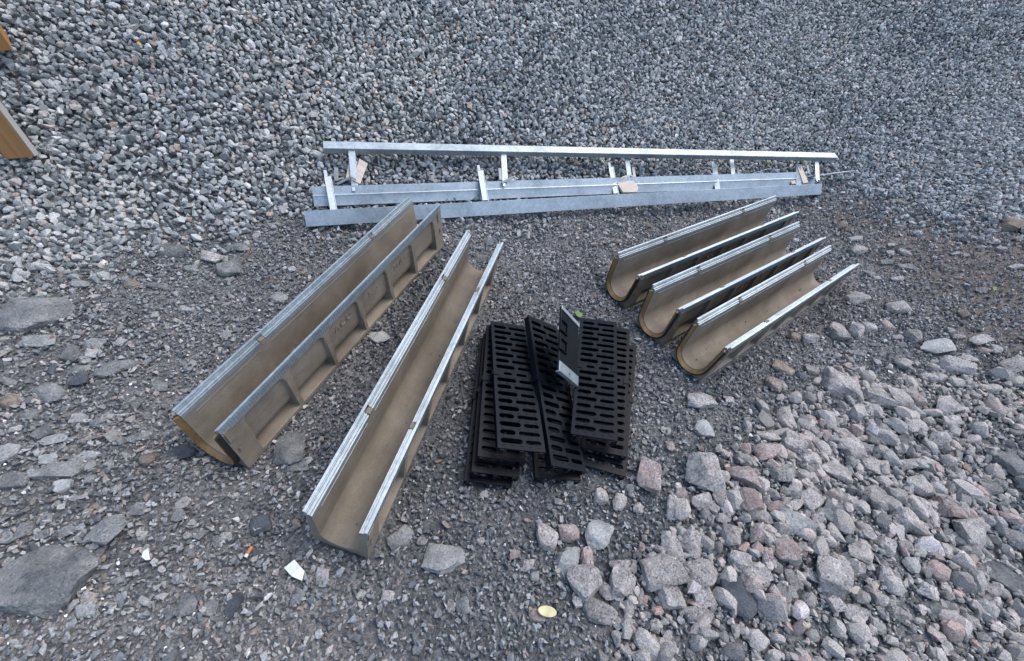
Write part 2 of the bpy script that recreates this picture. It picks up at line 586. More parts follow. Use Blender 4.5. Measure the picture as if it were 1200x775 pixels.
# ------------------------------------------------------------------ loose stone scatter (gravel, chips, rubble)
def hull_proto(npts, seed, sq=(1, 0.8, 0.62), boxy=0.5):
    r = np.random.default_rng(seed)
    p = r.normal(size=(npts, 3))
    p /= np.linalg.norm(p, axis=1, keepdims=True)
    p = p / (np.abs(p).max(1, keepdims=True) ** boxy)
    p *= r.uniform(0.82, 1.05, size=(npts, 1)) * 0.5
    p *= np.array(sq) * r.uniform(0.85, 1.15, size=3)
    bm = bmesh.new()
    vs = [bm.verts.new(q) for q in p]
    res = bmesh.ops.convex_hull(bm, input=vs)
    junk = {e for e in res['geom_interior'] + res['geom_unused'] if isinstance(e, bmesh.types.BMVert)}
    bmesh.ops.delete(bm, geom=list(junk), context='VERTS')
    bmesh.ops.triangulate(bm, faces=bm.faces)
    bm.verts.index_update()
    V = np.array([v.co[:] for v in bm.verts])
    Fc = np.array([[v.index for v in f.verts] for f in bm.faces])
    bm.free()
    return V, Fc


def quat_mats(q):
    q = q / np.linalg.norm(q, axis=1, keepdims=True)
    w_, x, y, z = q.T
    return np.stack([1 - 2 * (y * y + z * z), 2 * (x * y - z * w_), 2 * (x * z + y * w_),
                     2 * (x * y + z * w_), 1 - 2 * (x * x + z * z), 2 * (y * z - x * w_),
                     2 * (x * z - y * w_), 2 * (y * z + x * w_), 1 - 2 * (x * x + y * y)], -1).reshape(-1, 3, 3)


def scatter(name, pts, sizes, protos, mat, flat=0.5, tone=None):
    """joins one faceted stone per point; flat 0 = tumbled any way, 1 = lying flat"""
    n = len(pts)
    q = rng.normal(size=(n, 4))
    q[:, 1:3] *= (1 - flat)
    Rm = quat_mats(q)
    pid = rng.integers(0, len(protos), n)
    if tone is None: tone = rng.uniform(0, 1, n)
    asp = rng.uniform(0.75, 1.25, size=(n, 3)) * sizes[:, None]
    Vs, Fs, Ts = [], [], []
    off = 0
    for k, (V, Fc) in enumerate(protos):
        idx = np.where(pid == k)[0]
        if len(idx) == 0: continue
        v = V[None] * asp[idx][:, None, :]
        v = np.einsum('nij,nkj->nki', Rm[idx], v) + pts[idx][:, None, :]
        Vs.append(v.reshape(-1, 3))
        Fs.append((Fc[None] + (off + np.arange(len(idx)) * len(V))[:, None, None]).reshape(-1, 3))
        Ts.append(np.repeat(tone[idx], len(V)))
        off += len(idx) * len(V)
    V = np.concatenate(Vs); Fc = np.concatenate(Fs); T = np.concatenate(Ts)
    me = bpy.data.meshes.new(name)
    me.vertices.add(len(V)); me.vertices.foreach_set('co', V.astype(np.float32).ravel())
    me.loops.add(Fc.size); me.loops.foreach_set('vertex_index', Fc.astype(np.int32).ravel())
    me.polygons.add(len(Fc)); me.polygons.foreach_set('loop_start', np.arange(0, Fc.size, 3, dtype=np.int32))
    me.attributes.new('tone', 'FLOAT', 'POINT').data.foreach_set('value', T.astype(np.float32))
    me.update()
    me.shade_flat()
    print(name, n, 'stones', len(Fc), 'tris')
    return mesh_obj(name, me, mat)


def jgrid(x0, x1, y0, y1, sp, jit=0.5):
    xs = np.arange(x0, x1, sp)
    ys = np.arange(y0, y1, sp * 0.866)
    X, Y = np.meshgrid(xs, ys)
    X[1::2] += sp / 2
    X = X + rng.uniform(-jit, jit, X.shape) * sp
    Y = Y + rng.uniform(-jit, jit, Y.shape) * sp
    return X.ravel(), Y.ravel()


def in_view(x, y, z, mg=0.12):
    px, py, d = to_px(np.stack([x, y, z], -1))
    return (px > -1200 * mg) & (px < 1200 * (1 + mg)) & (py > -775 * mg) & (py < 775 * (1 + mg)) & (d < 100), px, py, d


def under_channel(x, y, mg=0.0):
    o = np.zeros(x.shape, bool)
    for c, d, n, u in FR:
        lx = (x - c[0]) * d[0] + (y - c[1]) * d[1]
        ly = (x - c[0]) * n[0] + (y - c[1]) * n[1]
        o |= (np.abs(lx) < 0.5 + mg) & (np.abs(ly) < 0.064 + mg)
    return o


GB = np.array([(-200, 380), (0, 348), (100, 320), (190, 292), (260, 270), (340, 256), (380, 266), (480, 258), (600, 244), (700, 238), (800, 232), (960, 222), (1050, 246), (1120, 262), (1200, 276), (1400, 300)], float)
RB = np.array([(-200, 2000), (640, 1500), (700, 760), (750, 640), (800, 570), (860, 500), (930, 450), (1000, 415), (1060, 405), (1130, 415), (1200, 425), (1400, 430)], float)


def line_pts(tab):
    """zone edge as a polyline on the ground"""
    out = []
    for a, b_ in tab:
        if 0 <= a <= 1200 and b_ < 775: out.append(site(a, b_)[0][:2])
    return np.array(out)


# -- coarse clean gravel of the heap, two layers
P_GR = [hull_proto(15, 100 + i, (1.0, 0.82, 0.68), 0.35) for i in range(28)]
P_LOW = [hull_proto(9, 300 + i, (1.0, 0.8, 0.55), 0.4) for i in range(24)]
gv = []
for layer, (sp, dz) in enumerate(((0.0212, 0.000), (0.0212, 0.011))):
    X, Y = jgrid(-3.6, 7.0, 0.3, 8.0, sp, 0.30)
    Z = height(X, Y)
    ok, px, py, d = in_view(X, Y, Z)
    yb = np.interp(px, GB[:, 0], GB[:, 1]) + 14 * vnoise(X, Y, 0.12, 7) + 10 * vnoise(X, Y, 0.04, 8)
    ok &= ~under_channel(X, Y, 0.01)
    edge = yb - py
    keep = ok & ((edge > 12) | ((edge > -40) & (rng.uniform(size=X.shape) < np.clip((edge + 40) / 60, 0, 1) ** 1.5 * 0.7)))
    if layer == 1: keep &= rng.uniform(size=X.shape) < 0.93
    X, Y, Z = X[keep], Y[keep], Z[keep]
    s = 0.0222 * np.clip(rng.lognormal(0.12, 0.22, len(X)), 0.6, 1.7)
    gv.append((X, Y, Z + dz + rng.uniform(-0.004, 0.005, len(X)), s))
X, Y, Z, S = [np.concatenate(a) for a in zip(*gv)]
o = scatter('gravel_heap', np.stack([X, Y, Z], -1), S, P_GR, M['gravel'], 0.35)
tag(o, 'sloping heap of coarse blue grey gravel behind the steel frames', 'gravel', kind='stuff')

# -- fine dark chips on the trodden ground
X, Y = jgrid(-2.2, 3.6, -0.15, 3.2, 0.0094, 0.5)
Z = height(X, Y)
ok, px, py, d = in_view(X, Y, Z, 0.08)
yb = np.interp(px, GB[:, 0], GB[:, 1])
ry = np.interp(px, RB[:, 0], RB[:, 1])
mud = np.exp(-(((X - MUD[0]) / 0.55) ** 2 + ((Y - MUD[1]) / 0.35) ** 2))
ok &= (py > yb - 16) & ~under_channel(X, Y)
prob = 0.80 + 0.3 * vnoise(X, Y, 0.11, 11)
prob = prob * (1 - 0.45 * mud) * np.where(py > ry + 20, 0.75, 1.0)
ok &= rng.uniform(size=X.shape) < prob
X, Y, Z = X[ok], Y[ok], Z[ok]
s = 0.0100 * np.clip(rng.lognormal(0.0, 0.38, len(X)), 0.45, 2.2)
tone = np.clip(rng.uniform(0, 1, len(X)) * 1.0 + 0.10 * vnoise(X, Y, 0.25, 12), 0, 1)
midz = np.exp(-(((X - 0.10) / 0.55) ** 2 + ((Y - 0.75) / 0.75) ** 2)) + np.exp(-(((X + 0.35) / 0.25) ** 2 + ((Y - 1.0) / 0.5) ** 2))
tone = np.where(tone < 0.86, np.clip(tone + 0.06 - 0.20 * np.clip(midz, 0, 1) * (0.6 + 0.5 * vnoise(X, Y, 0.2, 14)), 0, 0.86), tone)
tone = np.where((tone > 0.965) & ((s > 0.009) | (rng.uniform(size=len(X)) < 0.4)), 0.5, tone)
o = scatter('stone_chips', np.stack([X, Y, Z + s * 0.22 + rng.uniform(-0.001, 0.003, len(X))], -1), s, P_LOW, M['chips'], 0.45, tone)
tag(o, 'fine dark stone chips covering the trodden ground', 'stone chips', kind='stuff')

# -- slate fragments, denser at the left; a few everywhere
X, Y = jgrid(-2.2, 3.6, -0.15, 3.2, 0.021, 0.5)
Z = height(X, Y)
ok, px, py, d = in_view(X, Y, Z, 0.08)
yb = np.interp(px, GB[:, 0], GB[:, 1])
left = np.clip((420 - px) / 260, 0, 1)
prob = 0.10 + 0.60 * left * (0.6 + 0.6 * vnoise(X, Y, 0.2, 21))
ok &= (py > yb) & ~under_channel(X, Y, 0.005) & (rng.uniform(size=X.shape) < prob)
X, Y, Z = X[ok], Y[ok], Z[ok]
s = 0.017 * np.clip(rng.lognormal(0.0, 0.4, len(X)), 0.5, 2.4)
P_SL = [hull_proto(11, 500 + i, (1.0, 0.75, 0.32), 0.5) for i in range(20)]
o = scatter('slate_fragments', np.stack([X, Y, Z + s * 0.1], -1), s, P_SL, M['slate_bits'], 0.82)
tag(o, 'flat slate fragments strewn over the ground', 'slate fragments', kind='stuff')

# -- small granite rubble between the big stones, lower right
P_RB = [hull_proto(18, 700 + i, (1.0, 0.80, 0.66), 0.4) for i in range(26)]
rb = []
for sp, s0, amt in ((0.018, 0.018, 0.97), (0.026, 0.026, 0.7)):
    X, Y = jgrid(0.0, 3.6, -0.2, 2.6, sp, 0.5)
    Z = height(X, Y)
    ok, px, py, d = in_view(X, Y, Z, 0.12)
    ry = np.interp(px, RB[:, 0], RB[:, 1]) + 25 * vnoise(X, Y, 0.15, 31)
    e = np.clip((py - ry) / 50, 0, 1)
    prob = amt * e * (0.75 + 0.45 * vnoise(X, Y, 0.18, 32))
    ok &= ~under_channel(X, Y, 0.01) & (rng.uniform(size=X.shape) < prob)
    X, Y, Z = X[ok], Y[ok], Z[ok]
    s = s0 * np.clip(rng.lognormal(0.0, 0.36, len(X)), 0.5, 1.9)
    rb.append((X, Y, Z + s * 0.2, s))
X, Y, Z, S = [np.concatenate(a) for a in zip(*rb)]
o = scatter('small_rubble', np.stack([X, Y, Z], -1), S, P_RB, M['rubble'], 0.5)
RUBBLE_O = o
tag(o, 'small granite rubble filling the gaps between the larger stones', 'rubble', kind='stuff')

# ------------------------------------------------------------------ individual rocks
bmi = bmesh.new()
bmesh.ops.create_icosphere(bmi, subdivisions=4, radius=1)
ICO_V = np.array([v.co[:] for v in bmi.verts]); ICO_F = [tuple(v.index for v in f.verts) for f in bmi.faces]
bmi.free()
bmi = bmesh.new()
bmesh.ops.create_icosphere(bmi, subdivisions=3, radius=1)
ICO3_V = np.array([v.co[:] for v in bmi.verts]); ICO3_F = [tuple(v.index for v in f.verts) for f in bmi.faces]
bmi.free()


bmi = bmesh.new()
bmesh.ops.create_icosphere(bmi, subdivisions=2, radius=1)
ICO2_V = np.array([v.co[:] for v in bmi.verts]); ICO2_F = [tuple(v.index for v in f.verts) for f in bmi.faces]
bmi.free()


def rock_mesh(name, a, b_, c, seed, sharp=26, big=False, low=False):
    """angular broken stone with semi axes a, b, c: a cut polyhedron, its edges a little worn"""
    r = np.random.default_rng(seed)
    k = r.integers(7, 12)
    nrm = r.normal(size=(k, 3)); nrm /= np.linalg.norm(nrm, axis=1, keepdims=True)
    base = np.array([[1, 0, 0], [-1, 0, 0], [0, 1, 0], [0, -1, 0], [0, 0, 1], [0, 0, -1]], float) + r.normal(size=(6, 3)) * 0.22
    base /= np.linalg.norm(base, axis=1, keepdims=True)
    nrm = np.concatenate([nrm, base])
    dist = np.concatenate([r.uniform(0.66, 0.98, k), r.uniform(0.70, 0.95, 6)])
    D = ICO_V if big else ICO2_V if low else ICO3_V
    g = np.clip(D @ nrm.T, 0.02, None) / dist[None]
    rad = (g ** sharp).sum(1) ** (-1.0 / sharp)
    ph = r.uniform(0, 6.28, 6)
    wob = 0.016 * (np.sin(D[:, 0] * 6 + ph[0] + 2 * np.sin(D[:, 1] * 4 + ph[1])) + np.sin(D[:, 1] * 8 + ph[2]) * np.sin(D[:, 2] * 7 + ph[3]))
    wob += 0.012 * np.sin(D[:, 0] * 17 + ph[4] + 3 * np.sin(D[:, 2] * 9)) * np.sin(D[:, 1] * 15 + ph[5])
    if big: wob = wob + 0.02 * np.sin(D[:, 0] * 11 + 3 * np.sin(D[:, 1] * 7 + ph[2])) * np.sin(D[:, 2] * 12 + 2 * D[:, 1] + ph[0]) + 0.008 * np.sin(D[:, 0] * 31 + 5 * D[:, 1]) * np.sin(D[:, 1] * 27 + ph[3])
    V = D * (rad * (1 + wob))[:, None]
    V /= np.abs(V).max(0)[None]
    V *= np.array([a, b_, c])
    me = pydata(name, V, ICO_F if big else ICO2_F if low else ICO3_F, angle=24)
    return me


# (photo x, y, width, height in photo pixels, turn in degrees, stone kind); each list has its own origin and zoom
ROCKS = []


def crop(ox, oy, s, rows):
    for r_ in rows:
        x, y, w_, h_ = r_[0] / s + ox, r_[1] / s + oy, r_[2] / s, r_[3] / s
        ROCKS.append([x, y, w_, h_, r_[4] if len(r_) > 4 else None, r_[5] if len(r_) > 5 else None])


crop(0, 310, 3.69, [
    (140, 232, 300, 185, 14, 'slate'), (175, 335, 130, 62, 12, 'pale'), (315, 400, 110, 80, -15, 'slate'), (415, 345, 110, 50, 0, 'slate'),
    (345, 90, 85, 48, 0, 'pale'), (500, 450, 185, 75, 35, 'slate'), (820, 445, 48, 62, 0, 'slate'), (690, 530, 80, 62, -10, 'slate'),
    (230, 560, 125, 95, -25, 'slate'), (590, 605, 54, 60, 0, 'slate'), (350, 670, 75, 50, 0, 'pale'), (190, 725, 70, 80, -30, 'slate'),
    (130, 655, 75, 55, 10, 'slate'), (682, 98, 90, 45, 0, 'slate'), (570, 92, 65, 45, 10, 'tan'), (808, 198, 70, 36, 0, 'pale'), (400, 392, 55, 40, 10, 'pale'),
    (345, 510, 85, 70, 0, 'dark'), (350, 455, 110, 50, 20, 'slate'), (430, 690, 80, 60, -20, 'slate'), (475, 300, 50, 28, 0, 'tan'),
    (325, 165, 40, 32, 0, 'slate'), (520, 340, 45, 38, 0, 'pale'), (228, 455, 36, 58, 10, 'dark'), (30, 505, 90, 35, 0, 'slate'),
    (470, 660, 50, 30, 5, 'pale'), (595, 425, 40, 22, 30, 'pale'), (50, 600, 80, 70, 10, 'tan'), (130, 590, 80, 50, 0, 'slate'),
    (615, 745, 130, 50, 35, 'slate'), (515, 745, 25, 45, 0, 'tan'), (865, 265, 70, 25, 8, 'slate'), (490, 155, 90, 30, 25, 'slate')])
crop(190, 220, 4.305, [
    (340, 425, 130, 105, 25, 'slate'), (255, 365, 110, 80, -15, 'granite'), (590, 565, 95, 70, -25, 'pale'),
    (65, 325, 165, 100, 8, 'slate'), (655, 418, 42, 45, 0, 'pale'), (325, 745, 60, 60, 25, 'pale'), (385, 722, 55, 35, -10, 'slate'),
    (210, 690, 130, 28, 12, 'slate'), (395, 305, 100, 55, -5, 'slate'), (740, 322, 80, 25, 0, 'slate'), (710, 435, 40, 28, 0, 'tan'), (145, 415, 75, 45, 10, 'slate')])
crop(0, 500, 3.333, [
    (235, 178, 165, 78, 12, 'pale'), (345, 120, 70, 52, 0, 'pale'), (190, 130, 70, 45, 15, 'pale'), (130, 187, 62, 38, 5, 'pale'), (350, 210, 56, 40, 0, 'slate'),
    (250, 237, 68, 50, 15, 'pale'), (180, 360, 70, 44, -35, 'slate'), (425, 400, 155, 130, -30, 'slate'), (190, 600, 370, 275, -12, 'slate'),
    (340, 715, 95, 62, 15, 'pale'), (368, 470, 38, 28, 0, 'pale'), (540, 325, 75, 45, 0, 'slate'), (697, 345, 55, 60, 20, 'slate'), (1018, 385, 80, 95, 28, 'dark'),
    (1160, 380, 35, 32, 0, 'tan'), (740, 490, 56, 42, 0, 'slate'), (910, 525, 100, 34, 35, 'dark'), (1030, 530, 80, 40, 25, 'dark'), (925, 597, 90, 36, 12, 'slate'),
    (730, 700, 82, 85, 0, 'slate'), (915, 698, 58, 100, -20, 'dark'), (825, 712, 60, 60, 0, 'slate'), (1160, 660, 62, 50, -15, 'slate'),
    (585, 133, 62, 56, 0, 'tan'), (712, 105, 95, 66, 12, 'dark'), (215, 55, 85, 40, 25, 'pale'), (160, 20, 70, 60, -30, 'slate'), (55, 215, 100, 70, 10, 'slate'), (25, 110, 95, 85, 20, 'pale'),
    (880, 435, 60, 38, 25, 'pale'), (735, 430, 42, 26, -15, 'pale'), (1005, 500, 46, 32, 0, 'dark'), (575, 275, 30, 44, -10, 'tan'), (455, 245, 40, 34, 15, 'pale'),
    (95, 410, 70, 55, 0, 'slate'), (265, 412, 60, 46, 15, 'slate'), (20, 440, 60, 50, 0, 'slate'), (700, 595, 60, 38, 0, 'slate'), (460, 600, 60, 30, 20, 'slate'), (1140, 90, 120, 140, 8, 'slate'), (1165, 155, 90, 48, 5, 'slate')])
crop(440, 540, 3.333, [
    (97, 307, 115, 85, 30, 'pale'), (262, 390, 180, 100, -8, 'pale'), (182, 318, 50, 30, 0, 'granite'), (410, 315, 38, 28, 0, 'granite'), (590, 413, 68, 46, 0, 'granite'),
    (545, 368, 46, 40, 0, 'pink'), (620, 458, 46, 46, 0, 'slate'), (50, 528, 52, 40, 0, 'granite'), (340, 572, 62, 58, 20, 'slate'), (295, 572, 44, 48, 0, 'granite'), (247, 595, 40, 34, 0, 'slate'),
    (665, 305, 95, 88, -10, 'granite'), (755, 285, 92, 72, 10, 'pink'), (862, 292, 118, 130, -20, 'pale'), (755, 396, 104, 138, -25, 'pale'), (826, 385, 56, 76, 0, 'pink'), (822, 482, 130, 140, 30, 'granite'),
    (955, 482, 110, 125, -30, 'granite'), (905, 515, 75, 55, -30, 'granite'), (880, 143, 68, 70, 0, 'granite'), (950, 168, 55, 74, -25, 'granite'), (1000, 133, 28, 32, 0, 'granite'), (1020, 193, 48, 50, 0, 'granite'),
    (1068, 65, 100, 142, -20, 'pink'), (1038, 343, 32, 42, 0, 'pink'), (950, 412, 88, 54, 0, 'granite'), (1005, 415, 48, 56, -20, 'granite'), (1118, 445, 190, 135, 15, 'granite'), (1155, 535, 120, 125, 0, 'granite'),
    (1150, 330, 82, 112, 0, 'granite'), (1035, 552, 66, 56, 0, 'pink'), (875, 592, 140, 80, -15, 'granite'), (790, 553, 46, 42, 0, 'granite'), (628, 605, 80, 46, 0, 'pink'),
    (765, 82, 54, 54, 0, 'granite'), (1158, 185, 62, 98, -10, 'granite'), (1190, 140, 60, 60, -20, 'pink'), (1180, 105, 36, 34, 0, 'granite'), (985, 580, 60, 66, 0, 'granite'), (478, 372, 30, 30, 0, 'slate'), (935, 560, 44, 42, 0, 'dark')])
crop(760, 420, 2.541, [
    (152, 133, 98, 54, 3, 'granite'), (165, 214, 68, 64, -12, 'pale'), (65, 265, 32, 38, 0, 'pink'), (160, 341, 120, 116, -14, 'granite'), (270, 352, 104, 74, -10, 'pink'), (157, 433, 72, 50, 0, 'granite'), (212, 418, 52, 60, 0, 'granite'),
    (390, 350, 92, 90, 10, 'granite'), (290, 422, 112, 84, 15, 'pink'), (62, 712, 92, 112, 10, 'granite'), (62, 560, 62, 94, 0, 'granite'),
    (122, 548, 76, 88, -25, 'granite'), (150, 637, 112, 80, 10, 'granite'), (155, 708, 100, 68, 10, 'granite'), (258, 712, 108, 120, 0, 'dark'), (266, 607, 74, 62, 5, 'granite'), (318, 640, 120, 60, 0, 'granite'), (428, 492, 130, 92, -15, 'pale'),
    (330, 525, 84, 66, 0, 'pink'), (402, 575, 78, 66, -20, 'pink'), (240, 530, 62, 60, 0, 'granite'), (335, 472, 72, 44, -10, 'granite'), (380, 447, 68, 36, 10, 'pink'), (405, 186, 60, 76, 0, 'granite'),
    (425, 262, 78, 74, -20, 'granite'), (340, 284, 94, 60, 12, 'pink'), (352, 237, 74, 40, 0, 'granite'), (282, 275, 44, 42, 0, 'pink'), (226, 287, 32, 30, 0, 'pink'), (550, 343, 110, 60, -18, 'granite'), (470, 305, 70, 54, 0, 'granite'),
    (597, 280, 74, 78, -10, 'granite'), (462, 202, 58, 40, -10, 'pale'), (572, 230, 60, 40, 0, 'granite'), (526, 228, 38, 40, 0, 'pink'), (480, 425, 92, 56, 25, 'granite'), (435, 405, 58, 50, 15, 'slate'),
    (462, 352, 80, 46, -5, 'granite'), (556, 468, 88, 84, -40, 'slate'), (672, 427, 86, 70, -15, 'granite'), (756, 490, 112, 78, -20, 'granite'), (635, 517, 52, 46, -15, 'granite'), (622, 582, 90, 60, -15, 'granite'),
    (530, 640, 100, 150, -25, 'granite'), (618, 625, 48, 62, -20, 'granite'), (560, 90, 112, 88, -18, 'granite'), (485, 38, 50, 26, 0, 'pale'), (370, 85, 56, 50, -10, 'pink'), (676, 125, 88, 62, -18, 'granite'),
    (742, 127, 62, 74, -15, 'granite'), (790, 127, 60, 62, -30, 'pink'), (885, 150, 104, 56, 10, 'granite'), (786, 204, 74, 50, 5, 'granite'), (767, 250, 64, 42, -15, 'slate'), (850, 247, 66, 60, -20, 'granite'),
    (635, 163, 32, 42, 0, 'granite'), (692, 208, 54, 30, 0, 'granite'), (660, 332, 92, 52, 0, 'granite'), (800, 387, 92, 58, -30, 'granite'), (815, 452, 54, 74, -30, 'granite'), (876, 450, 76, 72, -10, 'pink'),
    (940, 522, 110, 92, 0, 'granite'), (1062, 580, 62, 46, -20, 'slate'), (1082, 532, 60, 74, -30, 'slate'), (1082, 322, 92, 84, 0, 'slate'), (1104, 370, 40, 36, 0, 'dark'), (1050, 662, 150, 84, -38, 'slate'),
    (948, 640, 52, 66, 0, 'granite'), (820, 690, 62, 54, -20, 'granite'), (870, 748, 128, 46, -5, 'slate'), (740, 760, 84, 42, -15, 'granite'), (600, 757, 92, 44, 0, 'granite'), (548, 732, 68, 50, 20, 'granite'), (475, 722, 50, 60, -20, 'granite'),
    (920, 32, 84, 52, -15, 'granite'), (772, 70, 64, 34, -10, 'granite'), (755, 20, 48, 40, -30, 'granite'), (1078, 35, 92, 54, 10, 'granite'), (1012, 92, 62, 30, 0, 'granite'), (1092, 72, 62, 50, 0, 'slate'), (150, 765, 110, 44, 5, 'granite'),
    (490, 552, 46, 36, -30, 'pale'), (498, 480, 48, 42, 0, 'granite'), (230, 465, 30, 24, 0, 'granite'), (452, 570, 34, 50, 10, 'pink'), (90, 470, 32, 28, 0, 'granite'), (86, 420, 60, 52, -10, 'granite'),
    (155, 270, 26, 18, 0, 'pink'), (240, 127, 36, 24, 0, 'granite'), (265, 240, 22, 20, 0, 'granite'), (690, 245, 34, 28, 0, 'pink'), (700, 375, 56, 40, -10, 'granite'), (640, 360, 50, 40, 0, 'granite'), (760, 320, 60, 40, -10, 'granite'),
    (830, 320, 70, 40, -20, 'granite'), (905, 190, 60, 34, 0, 'granite'), (980, 400, 70, 40, -10, 'granite'), (880, 580, 50, 44, 0, 'granite'), (700, 560, 60, 50, -20, 'granite'), (700, 640, 50, 60, -30, 'granite'), (780, 620, 60, 44, 0, 'pale'),
    (560, 410, 60, 54, -20, 'slate'), (600, 430, 40, 36, 0, 'granite'), (690, 480, 50, 40, 0, 'slate'), (760, 560, 66, 36, 0, 'granite'), (420, 665, 50, 60, 10, 'granite'), (370, 700, 54, 60, 15, 'pink'), (400, 740, 50, 44, 0, 'granite'),
    (470, 640, 40, 50, 0, 'granite'), (1000, 545, 34, 44, 0, 'granite'), (850, 590, 46, 34, 0, 'pink'), (1010, 700, 60, 44, -20, 'granite'), (690, 720, 56, 40, 0, 'granite'), (660, 690, 46, 40, 10, 'pink'), (350, 590, 40, 54, 20, 'granite')])
crop(900, 190, 2.98, [
    (305, 485, 66, 60, 10, 'granite'), (456, 517, 90, 54, 0, 'granite'), (238, 602, 72, 80, 20, 'granite'), (302, 590, 64, 60, 25, 'granite'), (347, 585, 64, 50, 10, 'granite'), (410, 580, 56, 44, 0, 'pink'), (134, 622, 60, 52, 20, 'granite'),
    (86, 618, 44, 34, -40, 'tan'), (503, 612, 60, 54, 15, 'granite'), (452, 615, 44, 22, 0, 'granite'), (590, 652, 130, 60, 5, 'pale'), (730, 628, 92, 40, 12, 'granite'), (638, 592, 28, 26, 0, 'granite'), (664, 614, 46, 24, -10, 'granite'),
    (255, 228, 42, 50, -30, 'tan'), (305, 273, 55, 30, 0, 'pale'), (308, 313, 66, 40, -3, 'granite'), (352, 390, 44, 34, -30, 'slate'), (381, 412, 28, 24, 0, 'granite'), (452, 411, 50, 24, 0, 'granite'), (470, 318, 44, 30, -20, 'granite'), (432, 291, 36, 22, 0, 'pale'),
    (425, 322, 26, 26, 0, 'granite'), (415, 352, 50, 24, 0, 'slate'), (680, 533, 34, 38, 10, 'tan'), (448, 142, 90, 22, -33, 'tan'), (785, 282, 44, 20, 0, 'granite'), (811, 307, 36, 22, -10, 'granite'), (655, 322, 36, 18, 0, 'pale'), (686, 328, 26, 18, 0, 'pale'), (868, 370, 56, 24, -8, 'granite'),
    (850, 228, 100, 60, 25, 'tan'), (886, 245, 22, 28, 0, 'dark'), (150, 730, 56, 34, -10, 'granite'), (215, 762, 64, 40, 0, 'granite'), (38, 722, 90, 52, -30, 'tan'), (300, 667, 104, 24, -8, 'slate'), (372, 640, 60, 18, 0, 'slate'), (462, 710, 46, 34, -30, 'granite'),
    (655, 722, 120, 72, -20, 'granite'), (572, 722, 56, 36, -15, 'granite'), (575, 757, 104, 34, 0, 'granite'), (498, 742, 56, 36, -5, 'granite'), (838, 722, 110, 62, 10, 'granite'), (798, 660, 36, 36, -20, 'granite'), (752, 662, 60, 30, 0, 'pink'),
    (380, 702, 26, 24, 0, 'granite'), (692, 692, 66, 34, 0, 'granite'), (120, 752, 36, 34, 0, 'dark'), (690, 430, 26, 18, 0, 'pale'), (745, 452, 42, 26, 0, 'slate'), (660, 405, 40, 14, -25, 'slate'), (480, 370, 70, 34, -10, 'slate'), (95, 276, 26, 22, 0, 'pale')])
crop(700, 220, 4.844, [(112, 315, 48, 50, -20, 'tan'), (168, 278, 24, 60, 10, 'pink'), (285, 222, 44, 54, 30, 'tan'), (175, 238, 26, 48, 0, 'pink'), (45, 262, 34, 28, 0, 'granite')])
crop(380, 290, 6.458, [(415, 690, 150, 110, 40, 'pale')])

_keep = []
for r_ in sorted(ROCKS, key=lambda q: -q[2] * q[3]):
    a = math.sqrt(r_[2] * r_[3])
    if all(math.hypot(r_[0] - q[0], (r_[1] - q[1])) > 0.31 * (a + math.sqrt(q[2] * q[3])) for q in _keep): _keep.append(r_)
print('rocks', len(ROCKS), '->', len(_keep))
ROCKS = _keep


def worn_proto(seed):
    me_ = rock_mesh('rubble_prototype', 0.5, 0.40, 0.32, seed, sharp=45, low=True)
    V_ = np.array([v_.co[:] for v_ in me_.vertices])
    bpy.data.meshes.remove(me_)
    return V_, np.array(ICO2_F)


P_WORN = [worn_proto(4000 + i) for i in range(18)]
X, Y = jgrid(0.0, 3.6, -0.2, 2.6, 0.047, 0.45)
Z = height(X, Y)
ok, px, py, d = in_view(X, Y, Z, 0.12)
ry = np.interp(px, RB[:, 0], RB[:, 1]) + 25 * vnoise(X, Y, 0.15, 31)
e = np.clip((py - ry) / 50, 0, 1)
ok &= ~under_channel(X, Y, 0.02) & (rng.uniform(size=X.shape) < 0.60 * e * (0.8 + 0.6 * vnoise(X, Y, 0.25, 33)))
X, Y, Z = X[ok], Y[ok], Z[ok]
s = 0.043 * np.clip(rng.lognormal(0.0, 0.25, len(X)), 0.6, 1.5)
o = scatter('broken_granite', np.stack([X, Y, Z + s * 0.16], -1), s, P_WORN, M['rubble'], 0.6)
tag(o, 'broken granite pieces heaped between the largest rubble stones', 'rubble', kind='stuff')

KIND_WORD = {'granite': 'speckled grey granite', 'pink': 'pinkish granite', 'pale': 'pale grey', 'slate': 'dull grey slate', 'dark': 'dark blue grey', 'tan': 'brownish'}
# landmarks used to say where a stone lies
LAND = [('near end of the long channel at the left', 250, 530), ('near end of the lone channel', 395, 640),
        ('black grates', 650, 470), ('torn white scrap', 346, 668), ('huge half buried slate boulder', 60, 680), ('big flat slate slab at the gravel edge', 38, 374),
        ('pink granite block right of the grates', 759, 560), ('biggest granite block', 823, 554), ('black angular rock', 861, 700), ('pale yellow disc', 641, 717),
        ('far tips of the right channels', 985, 305), ('near ends of the right channels', 800, 425), ('long wedge of granite at the bottom', 969, 672), ('three cornered granite rock above the rubble', 980, 455),
        ('brown boulder at the right edge', 1186, 266), ('long tan splinter of stone', 1050, 238), ('flat granite slab on the mud edge', 1098, 409), ('wide slate slab in the lower right corner', 1173, 680),
        ('lone grey rock by the mud', 1053, 363), ('right ends of the steel frames', 970, 210), ('stout buried granite lump on the right', 1130, 626), ('left ends of the steel frames', 365, 240),
        ('small white chip', 172, 651), ('orange cigarette end', 291, 648), ('pale fan shaped slab left of the bottom', 72, 553), ('slate slab wedged by the long channel', 342, 520)]
